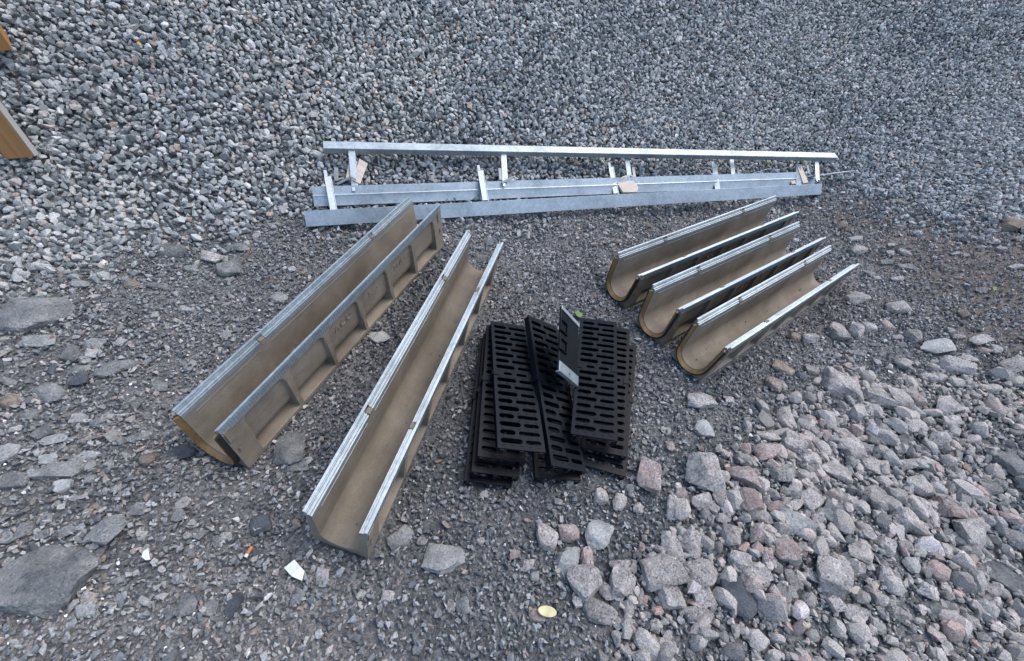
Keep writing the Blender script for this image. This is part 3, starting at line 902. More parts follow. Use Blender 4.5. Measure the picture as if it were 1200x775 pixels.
SPECIAL = {  # nearest rock to this photo point gets this label
    (60, 680): 'huge half buried slate boulder in the lower left corner',
    (38, 374): 'big flat slate slab lying at the gravel edge, far left',
    (759, 560): 'pink granite block just right of the black grates',
    (823, 554): 'biggest pale granite block, left edge of the rubble',
    (861, 700): 'black angular rock among the granite at the bottom',
    (969, 672): 'long buried wedge of granite low in the rubble',
    (980, 455): 'three cornered granite rock lying above the rubble',
    (1186, 266): 'brown boulder half buried at the right edge of the gravel',
    (1050, 238): 'long tan splinter of stone at the gravel edge, right of the frames',
    (1098, 409): 'long flat pale granite slab at the lower edge of the mud',
    (1173, 680): 'wide tilted slate slab in the lower right corner',
    (1053, 363): 'lone rounded grey rock lying on the muddy ground',
    (1130, 626): 'stout granite lump half buried at the right of the rubble',
    (72, 553): 'pale flat fan shaped stone at the lower left',
    (342, 520): 'slate slab wedged against the long channel near its end',
    (518, 657): 'pale flat stone lying alone below the lone channel and grates',
    (468, 631): 'pale angular stone right of the near end of the lone channel',
    (126, 618): 'three sided slate slab embedded at the lower left',
    (212, 532): 'dark blue slate lump left of the near end of the long channel',
    (202, 296): 'dark slate boulder half in the gravel left of the steel frames'}
names_used = set()


def dir_word(dx, dy):
    a = math.degrees(math.atan2(-dy, dx)) % 360
    return ['right of', 'above and right of', 'above', 'above and left of', 'left of', 'below and left of', 'below', 'below and right of'][int((a + 22.5) // 45) % 8]


taken = {}
for (sx, sy), lab in SPECIAL.items():
    i = min(range(len(ROCKS)), key=lambda k: (ROCKS[k][0] - sx) ** 2 + (ROCKS[k][1] - sy) ** 2 + (1e6 if k in taken else 0))
    taken[i] = lab


def rock_label(i, x, y, w_, h_, kind):
    if i in taken: return taken[i]
    size = 'tiny' if w_ * h_ < 170 else 'small' if w_ * h_ < 420 else 'middling' if w_ * h_ < 900 else 'large'
    r_ = w_ / max(h_, 1)
    shape = 'long flat' if r_ > 2.1 else 'flattish' if r_ > 1.45 else 'blocky' if r_ > 0.85 else 'upright'
    cands = sorted(LAND, key=lambda l: math.hypot(x - l[1], y - l[2]))
    for l in cands[:8]:
        d = math.hypot(x - l[1], y - l[2])
        far = 'just ' if d < 45 else '' if d < 95 else 'well ' if d < 160 else 'far '
        lab = f"{size} {shape} {KIND_WORD[kind]} stone {far}{dir_word(x - l[1], y - l[2])} the {l[0]}"
        if lab not in names_used and len(lab.split()) <= 16:
            names_used.add(lab)
            return lab
    return None


def ground_axes(P):
    """horizontal directions on the ground that run across and up the picture at P"""
    a, _, _ = to_px(P[None]); 
    d = P - EYE
    rt = RT - FW * 0
    r_ = np.array([RT[0], RT[1], 0.0]); 
    return r_ / np.linalg.norm(r_)


ROCK_POS = []
for i, (x, y, w_, h_, ang, kind) in enumerate(ROCKS):
    P, s = site(x, y)
    if under_channel(P[0:1], P[1:2], -0.01)[0]: continue
    big = w_ * h_ > 900
    gxw = w_ / s * 0.98
    gyw = h_ / s * 1.08
    flatk = 0.42 if kind in ('slate', 'pale', 'dark') else 0.6
    gz = min(gxw, gyw) * flatk
    if i in taken and 'huge' in taken[i]: gz = 0.07
    rd = ground_axes(P)
    nrm = normal_at(P[0], P[1], 0.05)
    nv_ = Vector(nrm)
    X_ = Vector(rd); X_ = (X_ - nv_ * X_.dot(nv_)).normalized()
    Y_ = nv_.cross(X_)
    a = math.radians(ang or 0) * 1.1
    X2 = X_ * math.cos(a) + Y_ * math.sin(a)
    Y2 = -X_ * math.sin(a) + Y_ * math.cos(a)
    me = rock_mesh('rock', gxw / 2, gyw / 2, gz / 2 * 1.15, 1000 + i, sharp=75 if kind != 'granite' else 55, big=big)
    z0 = gz * (0.20 if kind == 'slate' else 0.26)
    if i in taken and 'huge' in taken[i]: z0 = 0.0
    c = Vector(P) + nv_ * z0
    # the sight line meets the stone's middle, not its foot
    o = mesh_obj('rock', me, M[kind], None, mat4(c, X2, Y2, nv_))
    lab = rock_label(i, x, y, w_, h_, kind) or f"{'lesser' if w_ * h_ < 300 else 'bulky'} {KIND_WORD[kind]} stone among the rubble"
    tag(o, lab, 'rock', 'loose rocks lying on the ground')

# ------------------------------------------------------------------ drain channels
def u_inner(z):
    """half width of the bore at height z"""
    r0, zb = 0.045, 0.020
    z = np.asarray(z, float)
    zc = zb + r0
    return np.where(z < zc, np.sqrt(np.maximum(r0 ** 2 - (zc - np.minimum(z, zc)) ** 2, 0)), r0 + (z - zc) * 0.045)


def u_path(off, ztop, n=14, zcut=None):
    """bore outline from the right top edge down and up to the left: (y, z); off widens it"""
    r0, zb = 0.045, 0.020
    zc = zb + r0
    yt = r0 + (ztop - zc) * 0.045 + off
    pts = [(yt, ztop)]
    for k in range(n + 1):
        a = math.pi * k / n
        pts.append(((r0 + off) * math.cos(a), zc - (r0 + off) * math.sin(a)))
    pts.append((-yt, ztop))
    return pts


HALF = CH_L / 2
TOPZ = 0.163


def body_mesh():
    mb = MB()
    NX, ZS = 250, np.concatenate([[0.0, 0.004, 0.009], np.linspace(0.0115, 0.0145, 3), np.linspace(0.018, 0.150, 30), [0.1535, TOPZ]])
    xs = np.linspace(-HALF, HALF, NX)
    pitch = 0.91 / 6
    for sgn in (-1, 1):
        V = []
        for x in xs:
            for z in ZS:
                u = (x + 0.455) / pitch
                k = math.floor(u)
                y0 = 0.0640
                if 0 <= k < 6:
                    xl = (u - k) * pitch - pitch / 2
                    # rounded upper corners
                    hx, zt, rr = pitch / 2 - 0.0105, 0.146, 0.022
                    hx = hx + (0.146 - z) * 0.02
                    qx = abs(xl) - (hx - rr); qz = (z - (zt - rr))
                    if qz > 0: sd_ = math.hypot(max(qx, 0), qz) - rr if qx > 0 else qz - rr
                    else: sd_ = abs(xl) - hx
                    sd_ = max(sd_, 0.0125 - z)
                    wgt = min(max(-sd_ / 0.0035, 0), 1)
                    wgt = wgt * wgt * (3 - 2 * wgt)
                    zi = max(z, 0.0205)
                    yin = float(u_inner(zi)) + 0.0085
                    yin = min(max(yin, 0.025), 0.0595)
                    y0 = y0 * (1 - wgt) + yin * wgt
                V.append((x, sgn * y0, z))
        nz = len(ZS)
        Fq = []
        for i in range(NX - 1):
            for j in range(nz - 1):
                q = (i * nz + j, (i + 1) * nz + j, (i + 1) * nz + j + 1, i * nz + j + 1)
                Fq.append(q if sgn < 0 else q[::-1])
        mb.add(V, Fq)
    # bore
    path = u_path(0, TOPZ, 22)
    xb = np.linspace(-HALF, HALF, 9)
    n = len(path)
    V = [(x, y, z) for x in xb for y, z in path]
    mb.add(V, [(i * n + j, i * n + j + 1, (i + 1) * n + j + 1, (i + 1) * n + j) for i in range(8) for j in range(n - 1)])
    yt = path[0][0]
    # bottom and the two top strips
    mb.add([(-HALF, -0.064, 0), (HALF, -0.064, 0), (HALF, 0.064, 0), (-HALF, 0.064, 0)], [(0, 3, 2, 1)])
    for sgn in (-1, 1):
        mb.add([(-HALF, sgn * yt, TOPZ), (HALF, sgn * yt, TOPZ), (HALF, sgn * 0.064, TOPZ), (-HALF, sgn * 0.064, TOPZ)], [(0, 1, 2, 3)])
    # end faces between bore and outer outline
    outer = []
    for (y, z) in path:
        if z >= 0.066: outer.append((math.copysign(0.064, y), z))
        else:
            a = math.atan2(z - 0.066, y)
            tx = 0.064 / max(abs(math.cos(a)), 1e-6); tz = 0.066 / max(-math.sin(a), 1e-6)
            t_ = min(tx, tz)
            outer.append((t_ * math.cos(a), 0.066 + t_ * math.sin(a)))
    for x in (-HALF, HALF):
        V = [(x, y, z) for y, z in path] + [(x, y, z) for y, z in outer]
        mb.add(V, [(j, j + 1, n + j + 1, n + j) for j in range(n - 1)])
        # exact bottom corners
        for sgn in (-1, 1):
            cand = [p for p in outer if p[0] * sgn > 0]
            side = max([p for p in cand if abs(abs(p[0]) - 0.064) < 1e-6], key=lambda p: -p[1])
            bot = max([p for p in cand if abs(p[1]) < 1e-6], key=lambda p: abs(p[0]))
            mb.add([(x, *side), (x, sgn * 0.064, 0), (x, *bot)], [(0, 1, 2)])
    # raised lugs at the ends, outside the steel edge
    for sgn in (-1, 1):
        for x0, x1 in ((-HALF + 0.004, -HALF + 0.026), (HALF - 0.026, HALF - 0.004)):
            a, b_ = sorted((sgn * 0.0635, sgn * 0.0675))
            mb.box(x0, x1, a, b_, 0.120, 0.158)
            mb.box(x0 + 0.006, x1 - 0.005, *sorted((sgn * 0.0675, sgn * 0.0685)), 0.075, 0.088)
    me = mb.mesh('channel_body', 0, 28)
    return me


def lug_mesh():
    mb = MB()
    mb.box(-0.0085, 0.0085, -0.0061, 0.0061, 0.0, 0.0165)
    return mb.mesh('locking_lug', 0.0012)


def edge_rail_mesh(sgn):
    mb = MB()

    def P(pts): return [(sgn * y, z) for y, z in pts]
    # upright, full length
    up = P([(0.0625, 0.156), (0.0647, 0.156), (0.0647, CH_H - 0.003), (0.0667, CH_H - 0.003), (0.0667, CH_H), (0.0608, CH_H), (0.0608, 0.1763), (0.0625, 0.1763)])
    mb.prism(up, -HALF, HALF)
    # toothed outer skirt
    n = 132
    for k in range(n):
        x0 = -HALF + 0.010 + k * (CH_L - 0.02) / n
        mb.box(x0, x0 + 0.0036, *sorted((sgn * 0.0648, sgn * 0.0664)), 0.1515, 0.1725)
    mb.box(-HALF, HALF, *sorted((sgn * 0.0646, sgn * 0.0655)), 0.1500, 0.1775)
    # ledges, cut away at the two locking lugs
    led = P([(0.0626, 0.1740), (0.0626, 0.1635), (0.0500, 0.1635), (0.0500, 0.1535), (0.0487, 0.1535), (0.0487, 0.1652), (0.0515, 0.1652), (0.0515, 0.1600), (0.0530, 0.1600), (0.0530, 0.1690), (0.0562, 0.1690), (0.0562, 0.1672), (0.0590, 0.1672), (0.0590, 0.1740)])
    for a, b_ in ((-HALF, -0.26), (-0.24, 0.24), (0.26, HALF)):
        mb.prism(led, a, b_)
    return mb.mesh('edge_rail', 0, 25)


def lip_mesh():
    """thin steel anchor strip let into each inner wall below the rail"""
    mb = MB()
    for sgn in (-1, 1):
        for a, b_ in ((-HALF + 0.03, -0.268), (-0.232, 0.232), (0.268, HALF - 0.03)):
            mb.box(a, b_, *sorted((sgn * 0.0476, sgn * 0.0500)), 0.1420, 0.1440)
    return mb.mesh('anchor_strip', 0)


def ring_mesh(name, o0, o1, x0, x1, ztop, bev=False):
    a, b_ = u_path(o0, ztop, 22), u_path(o1, ztop, 22)
    n = len(a)
    V = []
    for x in (x0, x1):
        k = 0.0085 if (bev and x == x0) else 0
        V += [(x, y, z) for y, z in u_path(o0 + k, ztop, 22)] + [(x, y, z) for y, z in b_]
    f = []
    for j in range(n - 1):
        f += [(j, j + 1, n + j + 1, n + j), (2 * n + j, 3 * n + j, 3 * n + j + 1, 2 * n + j + 1),
              (j, 2 * n + j, 2 * n + j + 1, j + 1), (n + j, n + j + 1, 3 * n + j + 1, 3 * n + j)]
    f += [(0, n, 3 * n, 2 * n), (n - 1, 3 * n - 1, 4 * n - 1, 2 * n - 1)]
    mb = MB(); mb.add(V, f)
    return mb.mesh(name, 0, 35)


def text_mesh(txt, size):
    cu = bpy.data.curves.new('lettering', 'FONT')
    cu.body = txt; cu.size = size; cu.extrude = 0.0017; cu.align_x = 'CENTER'; cu.align_y = 'CENTER'; cu.space_character = 1.35
    cu.offset = 0.0002
    o = bpy.data.objects.new('lettering', cu)
    COL.objects.link(o)
    dg = bpy.context.evaluated_depsgraph_get()
    me = bpy.data.meshes.new_from_object(o.evaluated_get(dg))
    bpy.data.objects.remove(o)
    bpy.data.curves.remove(cu)
    me.name = 'lettering'
    return me


BODY = body_mesh(); LUG = lug_mesh(); RAIL = {s: edge_rail_mesh(s) for s in (-1, 1)}; LIP = lip_mesh()
RING = ring_mesh('end_ring', 0.0002, 0.0108, -HALF - 0.014, -HALF + 0.003, 0.1615, True)
SEAL = ring_mesh('rubber_seal', 0.0110, 0.0158, -HALF - 0.0115, -HALF - 0.0003, 0.160)
for me_, mt in ((BODY, 'concrete'), (LUG, 'concrete'), (RAIL[1], 'galv'), (RAIL[-1], 'galv'), (LIP, 'galv'), (RING, 'ochre'), (SEAL, 'rubber')):
    me_.materials.append(M[mt])
TXT = [(txt, text_mesh(txt, sz)) for txt, sz in (('ACO', 0.030), ('S  -', 0.027), ('Self -', 0.025))]
for _, me_ in TXT: me_.materials.append(M['concrete'])
CH_LAB = ['brown concrete drain channel at the far left, its pocketed outer side showing',
          'brown concrete drain channel lying alone between the left one and the black grates',
          'farthest of the three drain channels on the right, just below the steel frames',
          'middle one of the three drain channels laid side by side on the right',
          'nearest and rightmost of the three drain channels on the right, fully open to view']
for i, (c, d, n_, u) in enumerate(FR):
    flip = -1 if i == 1 else 1
    base = c - u * CH_H / 2
    e = empty('drain_channel', mat4(base, d * flip, -n_ * flip, u))
    tag(e, CH_LAB[i], 'drain channel', 'concrete drain channels laid out on the ground')
    body = mesh_obj('channel_body', BODY, None, e)
    for sx in (-0.25, 0.25):
        for sy in (-1, 1): mesh_obj('locking_lug', LUG, None, body).location = (sx, sy * 0.0539, 0.1525)
    for s_ in (-1, 1): mesh_obj('edge_rail', RAIL[s_], None, e)
    mesh_obj('anchor_strip', LIP, None, e)
    mesh_obj('end_ring', RING, None, e)
    mesh_obj('rubber_seal', SEAL, None, e)
    for k, (txt, me_) in enumerate(TXT):
        for sd_ in ((-1,) if i in (0,) else (-1, 1)):
            xc = (-0.455 + (2.5 + k) * 0.91 / 6) * (1 if sd_ < 0 else -1)
            o = mesh_obj('lettering', me_, None, body)
            z0 = 0.112
            yw = float(u_inner(z0)) + 0.0087
            # local: letters run along x, stand up along z, face outwards
            o.matrix_basis = Matrix.Translation((xc, sd_ * yw, z0)) @ Matrix.Rotation(0 if sd_ < 0 else math.pi, 4, 'Z') @ Matrix.Rotation(math.pi / 2, 4, 'X')

# grit fallen into the bores
gp = []
for i, (c, d, n_, u) in enumerate(FR):
    for _ in range(26):
        lx, ly = rng.uniform(-0.48, 0.48), rng.normal(0, 0.013)
        gp.append(c - u * CH_H / 2 + d * lx + n_ * ly + u * (0.0215 + 0.045 - math.sqrt(0.045 ** 2 - min(ly * ly, 0.0015)) ))
gp = np.array(gp)
o = scatter('grit', gp, 0.0042 * rng.lognormal(0, 0.4, len(gp)), P_LOW, M['chips'], 0.5)
tag(o, 'specks of grit fallen into the drain channels', 'grit', kind='stuff')

# ------------------------------------------------------------------ black slotted grates
GL, GW = 0.48, 0.12


def slot_poly(cx, cy, hx, hy, n=4):
    """slot long across the grate (y), short along it (x)"""
    pts = []
    for k in range(n + 1):
        a = -math.pi / 2 + math.pi * k / n
        pts.append((cx + hx * math.sin(a), cy + (hy - hx) + hx * math.cos(a)))
    for k in range(n + 1):
        a = math.pi / 2 + math.pi * k / n
        pts.append((cx + hx * math.sin(a), cy - (hy - hx) + hx * math.cos(a)))
    return pts


def plate_mesh(name, outline, holes, z0, th):
    cu = bpy.data.curves.new(name, 'CURVE')
    cu.dimensions = '2D'; cu.fill_mode = 'BOTH'; cu.extrude = th / 2 - 0.0006; cu.bevel_depth = 0.0006; cu.bevel_resolution = 0
    for poly in [outline] + holes:
        sp = cu.splines.new('POLY')
        sp.points.add(len(poly) - 1)
        for p, q in zip(sp.points, poly): p.co = (q[0], q[1], 0, 1)
        sp.use_cyclic_u = True
    o = bpy.data.objects.new(name, cu)
    COL.objects.link(o)
    me = bpy.data.meshes.new_from_object(o.evaluated_get(bpy.context.evaluated_depsgraph_get()))
    bpy.data.objects.remove(o); bpy.data.curves.remove(cu)
    me.transform(Matrix.Translation((0, 0, z0)))
    me.name = name
    return me


rows = 18
holes = []
rp = (GL - 0.022) / rows
mid = 9
for r_ in range(rows):
    x = -GL / 2 + 0.011 + (r_ + 0.5) * rp
    lo = 0.0305 if r_ % 2 else 0.0225           # half lengths swap row by row
    if r_ == mid:
        holes.append(slot_poly(x, -0.021, 0.0056, 0.016)); holes.append(slot_poly(x, 0.019, 0.0056, 0.013))
        continue
    a, b_ = (0.0285, 0.0205) if r_ % 2 else (0.0205, 0.0285)
    g_ = 0.0045
    ctr = -0.0525 + 2 * a + g_
    holes.append(slot_poly(x, -0.0525 + a, 0.0063, a))
    holes.append(slot_poly(x, ctr + g_ * 0.6 + b_, 0.0076, b_))
DECK = plate_mesh('slotted_deck', [(-GL / 2, -GW / 2), (GL / 2, -GW / 2), (GL / 2, GW / 2), (-GL / 2, GW / 2)], holes, 0.020, 0.0045)
DECK.materials.append(M['iron'])
mb = MB()
for r_ in range(rows + 1):       # small knobs between the slots
    x = -GL / 2 + 0.011 + r_ * rp
    for yy in np.linspace(-0.045, 0.045, 5):
        mb.box(x - 0.0016, x + 0.0016, yy - 0.003, yy + 0.003, 0.0218, 0.0232)
STUD = mb.mesh('grip_studs', 0); STUD.materials.append(M['iron'])
mb = MB()
mb.box(-GL / 2, GL / 2, GW / 2 - 0.004, GW / 2, 0.0, 0.0185)
RIM = mb.mesh('side_rim', 0.0006); RIM.materials.append(M['iron'])
mb = MB()
mb.box(-GL / 2, GL / 2, -GW / 2, -GW / 2 + 0.004, 0.0, 0.0185)
RIM2 = mb.mesh('side_rim', 0.0006); RIM2.materials.append(M['iron'])
mb = MB()
for r_ in range(rows + 1):
    x = -GL / 2 + 0.011 + r_ * rp
    if r_ in (0, rows): x += 0.004 if r_ == 0 else -0.004
    mb.box(x - 0.0022, x + 0.0022, -GW / 2 + 0.0045, GW / 2 - 0.0045, 0.006, 0.0182)
RIBS = mb.mesh('cross_ribs', 0); RIBS.materials.append(M['iron'])
mb = MB()
xm = -GL / 2 + 0.011 + (mid + 0.5) * rp
mb.box(xm - 0.010, xm + 0.010, GW / 2 - 0.016, GW / 2 + 0.001, 0.0225, 0.0245)
mb.box(xm - 0.008, xm + 0.008, GW / 2 + 0.0005, GW / 2 + 0.004, -0.004, 0.0224)
CLIP = mb.mesh('locking_clip', 0.0005); CLIP.materials.append(M['iron'])
mb = MB()
for s_ in (-1, 1):
    for yy in (-0.05, 0.0, 0.05):
        mb.box(*sorted((s_ * GL / 2, s_ * (GL / 2 + 0.004))), yy - 0.005, yy + 0.005, 0.004, 0.020)
NIB = mb.mesh('end_nib', 0.0005); NIB.materials.append(M['iron'])


def rpy(c, yaw, pitch, roll):
    return Matrix.Translation(c) @ Matrix.Rotation(yaw, 4, 'Z') @ Matrix.Rotation(-pitch, 4, 'Y') @ Matrix.Rotation(roll, 4, 'X')


GR = [  # deck centre, yaw, pitch, roll
    ((0.033, 0.802, 0.088), 1.765, -0.100, 0.129, 'top grate of the left stack, its slotted face fully in view'),
    ((0.006, 0.795, 0.058), 1.696, -0.049, 0.10, 'second grate of the left stack, directly beneath the top one'),
    ((0.000, 0.768, 0.036), 1.690, -0.02, 0.08, 'third grate of the left stack, poking out below the second'),
    ((-0.010, 0.757, 0.014), 1.673, 0.02, 0.06, 'bottom grate of the left stack, lying on the ground at its lower left'),
    ((0.150, 0.807, 0.078), 1.820, 0.10, 0.50, 'tilted grate in the middle with its left rim propped up'),
    ((0.150, 0.800, 0.016), 1.735, 0.0, 0.05, 'grate lying flat on the ground under the tilted middle one'),
    ((0.271, 0.898, 0.077), 1.531, -0.051, -0.12, 'top grate of the right stack, its slotted face fully in view'),
    ((0.315, 0.890, 0.048), 1.513, 0.03, -0.09, 'second grate of the right stack, showing beside the top one'),
    ((0.334, 0.853, 0.018), 1.459, 0.03, -0.03, 'bottom grate of the right stack, lowest and furthest right')]
for c, ya, pi_, ro, lab in GR:
    Mx = rpy(c, ya, pi_, ro) @ Matrix.Translation((0, 0, -0.0222))
    e = empty('drain_grate', Mx)
    clip_turn = False
    tag(e, lab, 'grate', 'black slotted grates piled in the middle')
    for nm, me_ in (('slotted_deck', DECK), ('side_rim', RIM), ('side_rim', RIM2), ('cross_ribs', RIBS), ('locking_clip', CLIP), ('locking_clip', CLIP), ('end_nib', NIB)):
        o = mesh_obj(nm, me_, None, e)
        if nm == 'slotted_deck': tag(mesh_obj('grip_studs', STUD, None, o), kind='stuff')
        if nm == 'locking_clip' and o.name.split('.')[0] == nm and clip_turn:
            o.matrix_basis = Matrix.Translation((2 * xm, 0, 0)) @ Matrix.Rotation(math.pi, 4, 'Z')
        if nm == 'locking_clip': clip_turn = not clip_turn

# black end plate with steel edging leaning on the pile
e = empty('end_plate', rpy((0.168, 0.905, 0.150), 1.655, 0.30, 0.90))
tag(e, 'black flat end plate edged with steel, leaning between the grates', 'end plate')
PL, PW = 0.200, 0.118
mb = MB(); mb.box(-PL / 2, PL / 2, -PW / 2, PW / 2, -0.003, 0.003)
mesh_obj('plate', mb.mesh('plate', 0.0008), M['sheet'], e)
for s_, w0 in ((1, 0.010), (-1, 0.028)):
    mb = MB()
    mb.box(*sorted((s_ * (PL / 2 + 0.002), s_ * (PL / 2 - w0))), -PW / 2 - 0.001, PW / 2 + 0.001, 0.0033, 0.0062)
    mb.box(*sorted((s_ * (PL / 2 + 0.0005), s_ * (PL / 2 + 0.003))), -PW / 2 - 0.001, PW / 2 + 0.001, -0.006, 0.0030)
    st = mesh_obj('steel_edge', mb.mesh('steel_edge', 0.0004), M['galv'], e)
    if s_ < 0:
        mb = MB(); mb.box(-PL / 2 + 0.010, -PL / 2 + 0.014, -0.003, 0.001, 0.0064, 0.0070)
        mesh_obj('rivet_hole_dark', mb.mesh('rivet_hole_dark'), M['rubber'], st)  # raised black block, painting in the dark of a hole
for xx in (-0.020, 0.038):
    mb = MB()
    for a in ((xx - 0.019, xx - 0.015, 0.022, 0.062), (xx + 0.015, xx + 0.019, 0.022, 0.062), (xx - 0.0149, xx + 0.0149, 0.022, 0.026), (xx - 0.019, xx + 0.019, 0.0622, 0.068)):
        mb.box(a[0], a[1], a[2], a[3], 0.0032, 0.009)
    mesh_obj('clip_frame', mb.mesh('clip_frame', 0.0005), M['iron'], e)

# ------------------------------------------------------------------ galvanised steel frames on the foot of the heap
def beam_frame(pa, pb, dza, dzb):
    A, _ = site(*pa, dza); B, _ = site(*pb, dzb)
    A, B = Vector(A), Vector(B)
    X = (B - A).normalized()
    mid_ = (A + B) / 2
    n = Vector(normal_at(mid_.x, mid_.y, 0.15))
    n = (n - X * n.dot(X)).normalized()
    return A, B, X, n


def seat_span(A, B, X, pts=40):
    """lift a straight beam clear of the ground along its whole length"""
    t_ = np.linspace(0, 1, pts)
    P = np.array(A)[None] * (1 - t_)[:, None] + np.array(B)[None] * t_[:, None]
    return float(np.max(height(P[:, 0], P[:, 1]) - P[:, 2]))


UPV = Vector((0, 0, 1))


def angle_beam(name, pa, pb, dz, web, flange, brackets, label, flip):
    A, B, X, n = beam_frame(pa, pb, dz, dz)
    Ln = (B - A).length
    back = n.cross(X)
    Z = (n * 0.55 + UPV * 0.45) if flip else (UPV * 0.78 + back * 0.50)
    Z = (Z - X * Z.dot(X)).normalized()
    Y = Z.cross(X)                       # up the slope
    e = empty(name, mat4(A, X, Y, Z))
    tag(e, label, 'steel beam')
    inv = e.matrix_world.inverted()
    mb = MB()
    t_ = 0.003
    if not flip:      # web faces the viewer, flange folded back along the foot
        mb.prism([(0, 0), (t_, 0), (t_, web), (0, web)], 0, Ln)
        mb.prism([(t_ + 0.0003, 0), (flange, 0), (flange, t_), (t_ + 0.0003, t_)], 0, Ln)
    else:             # flange on top seen from above, web hanging at the near side
        mb.prism([(0, 0), (t_, 0), (t_, web - t_), (0, web - t_)], 0, Ln)
        mb.prism([(0, web - t_ + 0.0003), (flange, web - t_ + 0.0003), (flange, web), (0, web)], 0, Ln)
        mb.prism([(flange - t_, web - 0.012), (flange, web - 0.012), (flange, web - t_), (flange - t_, web - t_)], 0, Ln)
    me = mb.mesh('steel_angle', 0.0005, 30)
    mesh_obj('steel_angle', me, M['galv'], e)
    for (x0, y0, x1, y1, d0, d1) in brackets:
        p = inv @ Vector(site(x0, y0, d0)[0]); q = inv @ Vector(site(x1, y1, d1)[0])
        mb = MB()
        dd = (q - p).normalized()
        mb.bar(p, q, 0.026, 0.003)
        sdv = dd.cross(Vector((0, 0, 1))).normalized()
        k = -1 if flip else 1
        off = sdv * 0.0115 * k - Vector((0, 0, 1)) * 0.010
        mb.bar(p + off, q + off - dd * 0.004, 0.003, 0.0165)
        # split tongue at the free end
        mb.bar(q - sdv * 0.006 * k + dd * 0.0005, q - sdv * 0.006 * k + dd * 0.022 + Vector((0, 0, 0.004)), 0.012, 0.0028)
        br = mesh_obj('bracket', mb.mesh('bracket', 0.0004), M['galv'], e)
        mb = MB()
        c_ = q - dd * 0.02
        for k2 in range(8):
            pass
        mb.bar(c_ + Vector((0, 0, 0.0018)) - dd * 0.003, c_ + Vector((0, 0, 0.0018)) + dd * 0.003, 0.006, 0.002)
        mesh_obj('rivet', mb.mesh('rivet', 0.0008), M['galv'], br)
    return e


angle_beam('steel_beam', (359, 266), (962, 228), 0.020, 0.058, 0.030,
           [(391, 246, 384, 207, .055, .075), (569, 235, 563, 200, .055, .075), (722, 227, 716, 196, .055, .075), (841, 222, 837, 194, .055, .070), (936, 217, 936, 196, .055, .07)],
           'long galvanised steel angle nearest the channels, brackets pointing up the gravel heap', False)
angle_beam('steel_beam', (380, 180), (978, 189), 0.055, 0.026, 0.040,
           [(412, 176, 416, 219, .078, .055), (590, 177, 592, 214, .078, .055), (734, 181, 738, 210, .078, .055), (857, 184, 860, 212, .078, .055), (957, 188, 958, 211, .078, .06)],
           'long galvanised steel angle highest on the gravel, brackets pointing down to the channels', True)
# middle piece: ridged steel strip lying below both
A, B, X, n = beam_frame((368, 236), (950, 213), 0.004, 0.006)
Ln = (B - A).length
Y = n.cross(X)
e = empty('steel_strip', mat4(A + n * (0.020 + max(0, seat_span(A, B, X)) * 0.8), X, Y, n))
tag(e, 'wide ridged galvanised strip lying beneath the brackets of both steel angles', 'steel strip')
mb = MB()
mb.prism([(-0.034, -0.012), (-0.032, -0.014), (-0.004, 0.004), (0.0, 0.010), (0.004, 0.010), (0.008, 0.004), (0.034, 0.022), (0.034, 0.025), (0.006, 0.0075), (0.003, 0.0135), (-0.001, 0.0135), (-0.006, 0.0075), (-0.034, -0.009)], 0, Ln)
mesh_obj('ridged_strip', mb.mesh('ridged_strip', 0, 25), M['galv'], e)
inv = e.matrix_world.inverted()
for (x0, y0, sx) in ((398, 212, 1), (590, 211, 1), (746, 208, -1), (868, 206, -1), (950, 204, -1)):
    p = inv @ Vector(site(x0, y0, 0.055)[0])
    mb = MB()
    mb.bar(p + Vector((-0.012, 0.0, 0.0)), p + Vector((-0.006, 0.055, 0.012)), 0.016, 0.003)
    mb.bar(p + Vector((-0.012 * sx, -0.016, 0.0)), p + Vector((0.045 * sx, 0.006, 0.012)), 0.011, 0.003)
    mb.bar(p + Vector((0.045 * sx, 0.0062, 0.014)), p + Vector((0.062 * sx, -0.010, 0.014)), 0.007, 0.003)
    mesh_obj('anchor_tab', mb.mesh('anchor_tab', 0.0004), M['dull'], e)

# thin wires caught in the frames
for (a, b_, lab) in (((842, 213), (905, 198), 'thin steel rod lying across the strip, right of the middle'), ((928, 208), (1002, 201), 'thin steel rod sticking out past the right ends of the frames')):
    p, q = Vector(site(*a, 0.05)[0]), Vector(site(*b_, 0.045)[0])
    mb = MB()
    X = (q - p).normalized(); S = X.cross(UPV).normalized(); U_ = S.cross(X)
    ring_n = 8; segs = 8
    V = []
    for i in range(segs + 1):
        t_ = i / segs
        c_ = p.lerp(q, t_) - p + S * 0.006 * math.sin(t_ * 5)
        for k in range(ring_n):
            an = 2 * math.pi * k / ring_n
            V.append(tuple(c_ + S * 0.0028 * math.cos(an) + U_ * 0.0028 * math.sin(an)))
    mb.add(V, [(i * ring_n + k, i * ring_n + (k + 1) % ring_n, (i + 1) * ring_n + (k + 1) % ring_n, (i + 1) * ring_n + k) for i in range(segs) for k in range(ring_n)]
           + [tuple(range(ring_n))[::-1], tuple(range(segs * ring_n, (segs + 1) * ring_n))])
    o = mesh_obj('steel_rod', mb.mesh('steel_rod', 0, 60), M['galv'])
    o.location = p
    tag(o, lab, 'rod')


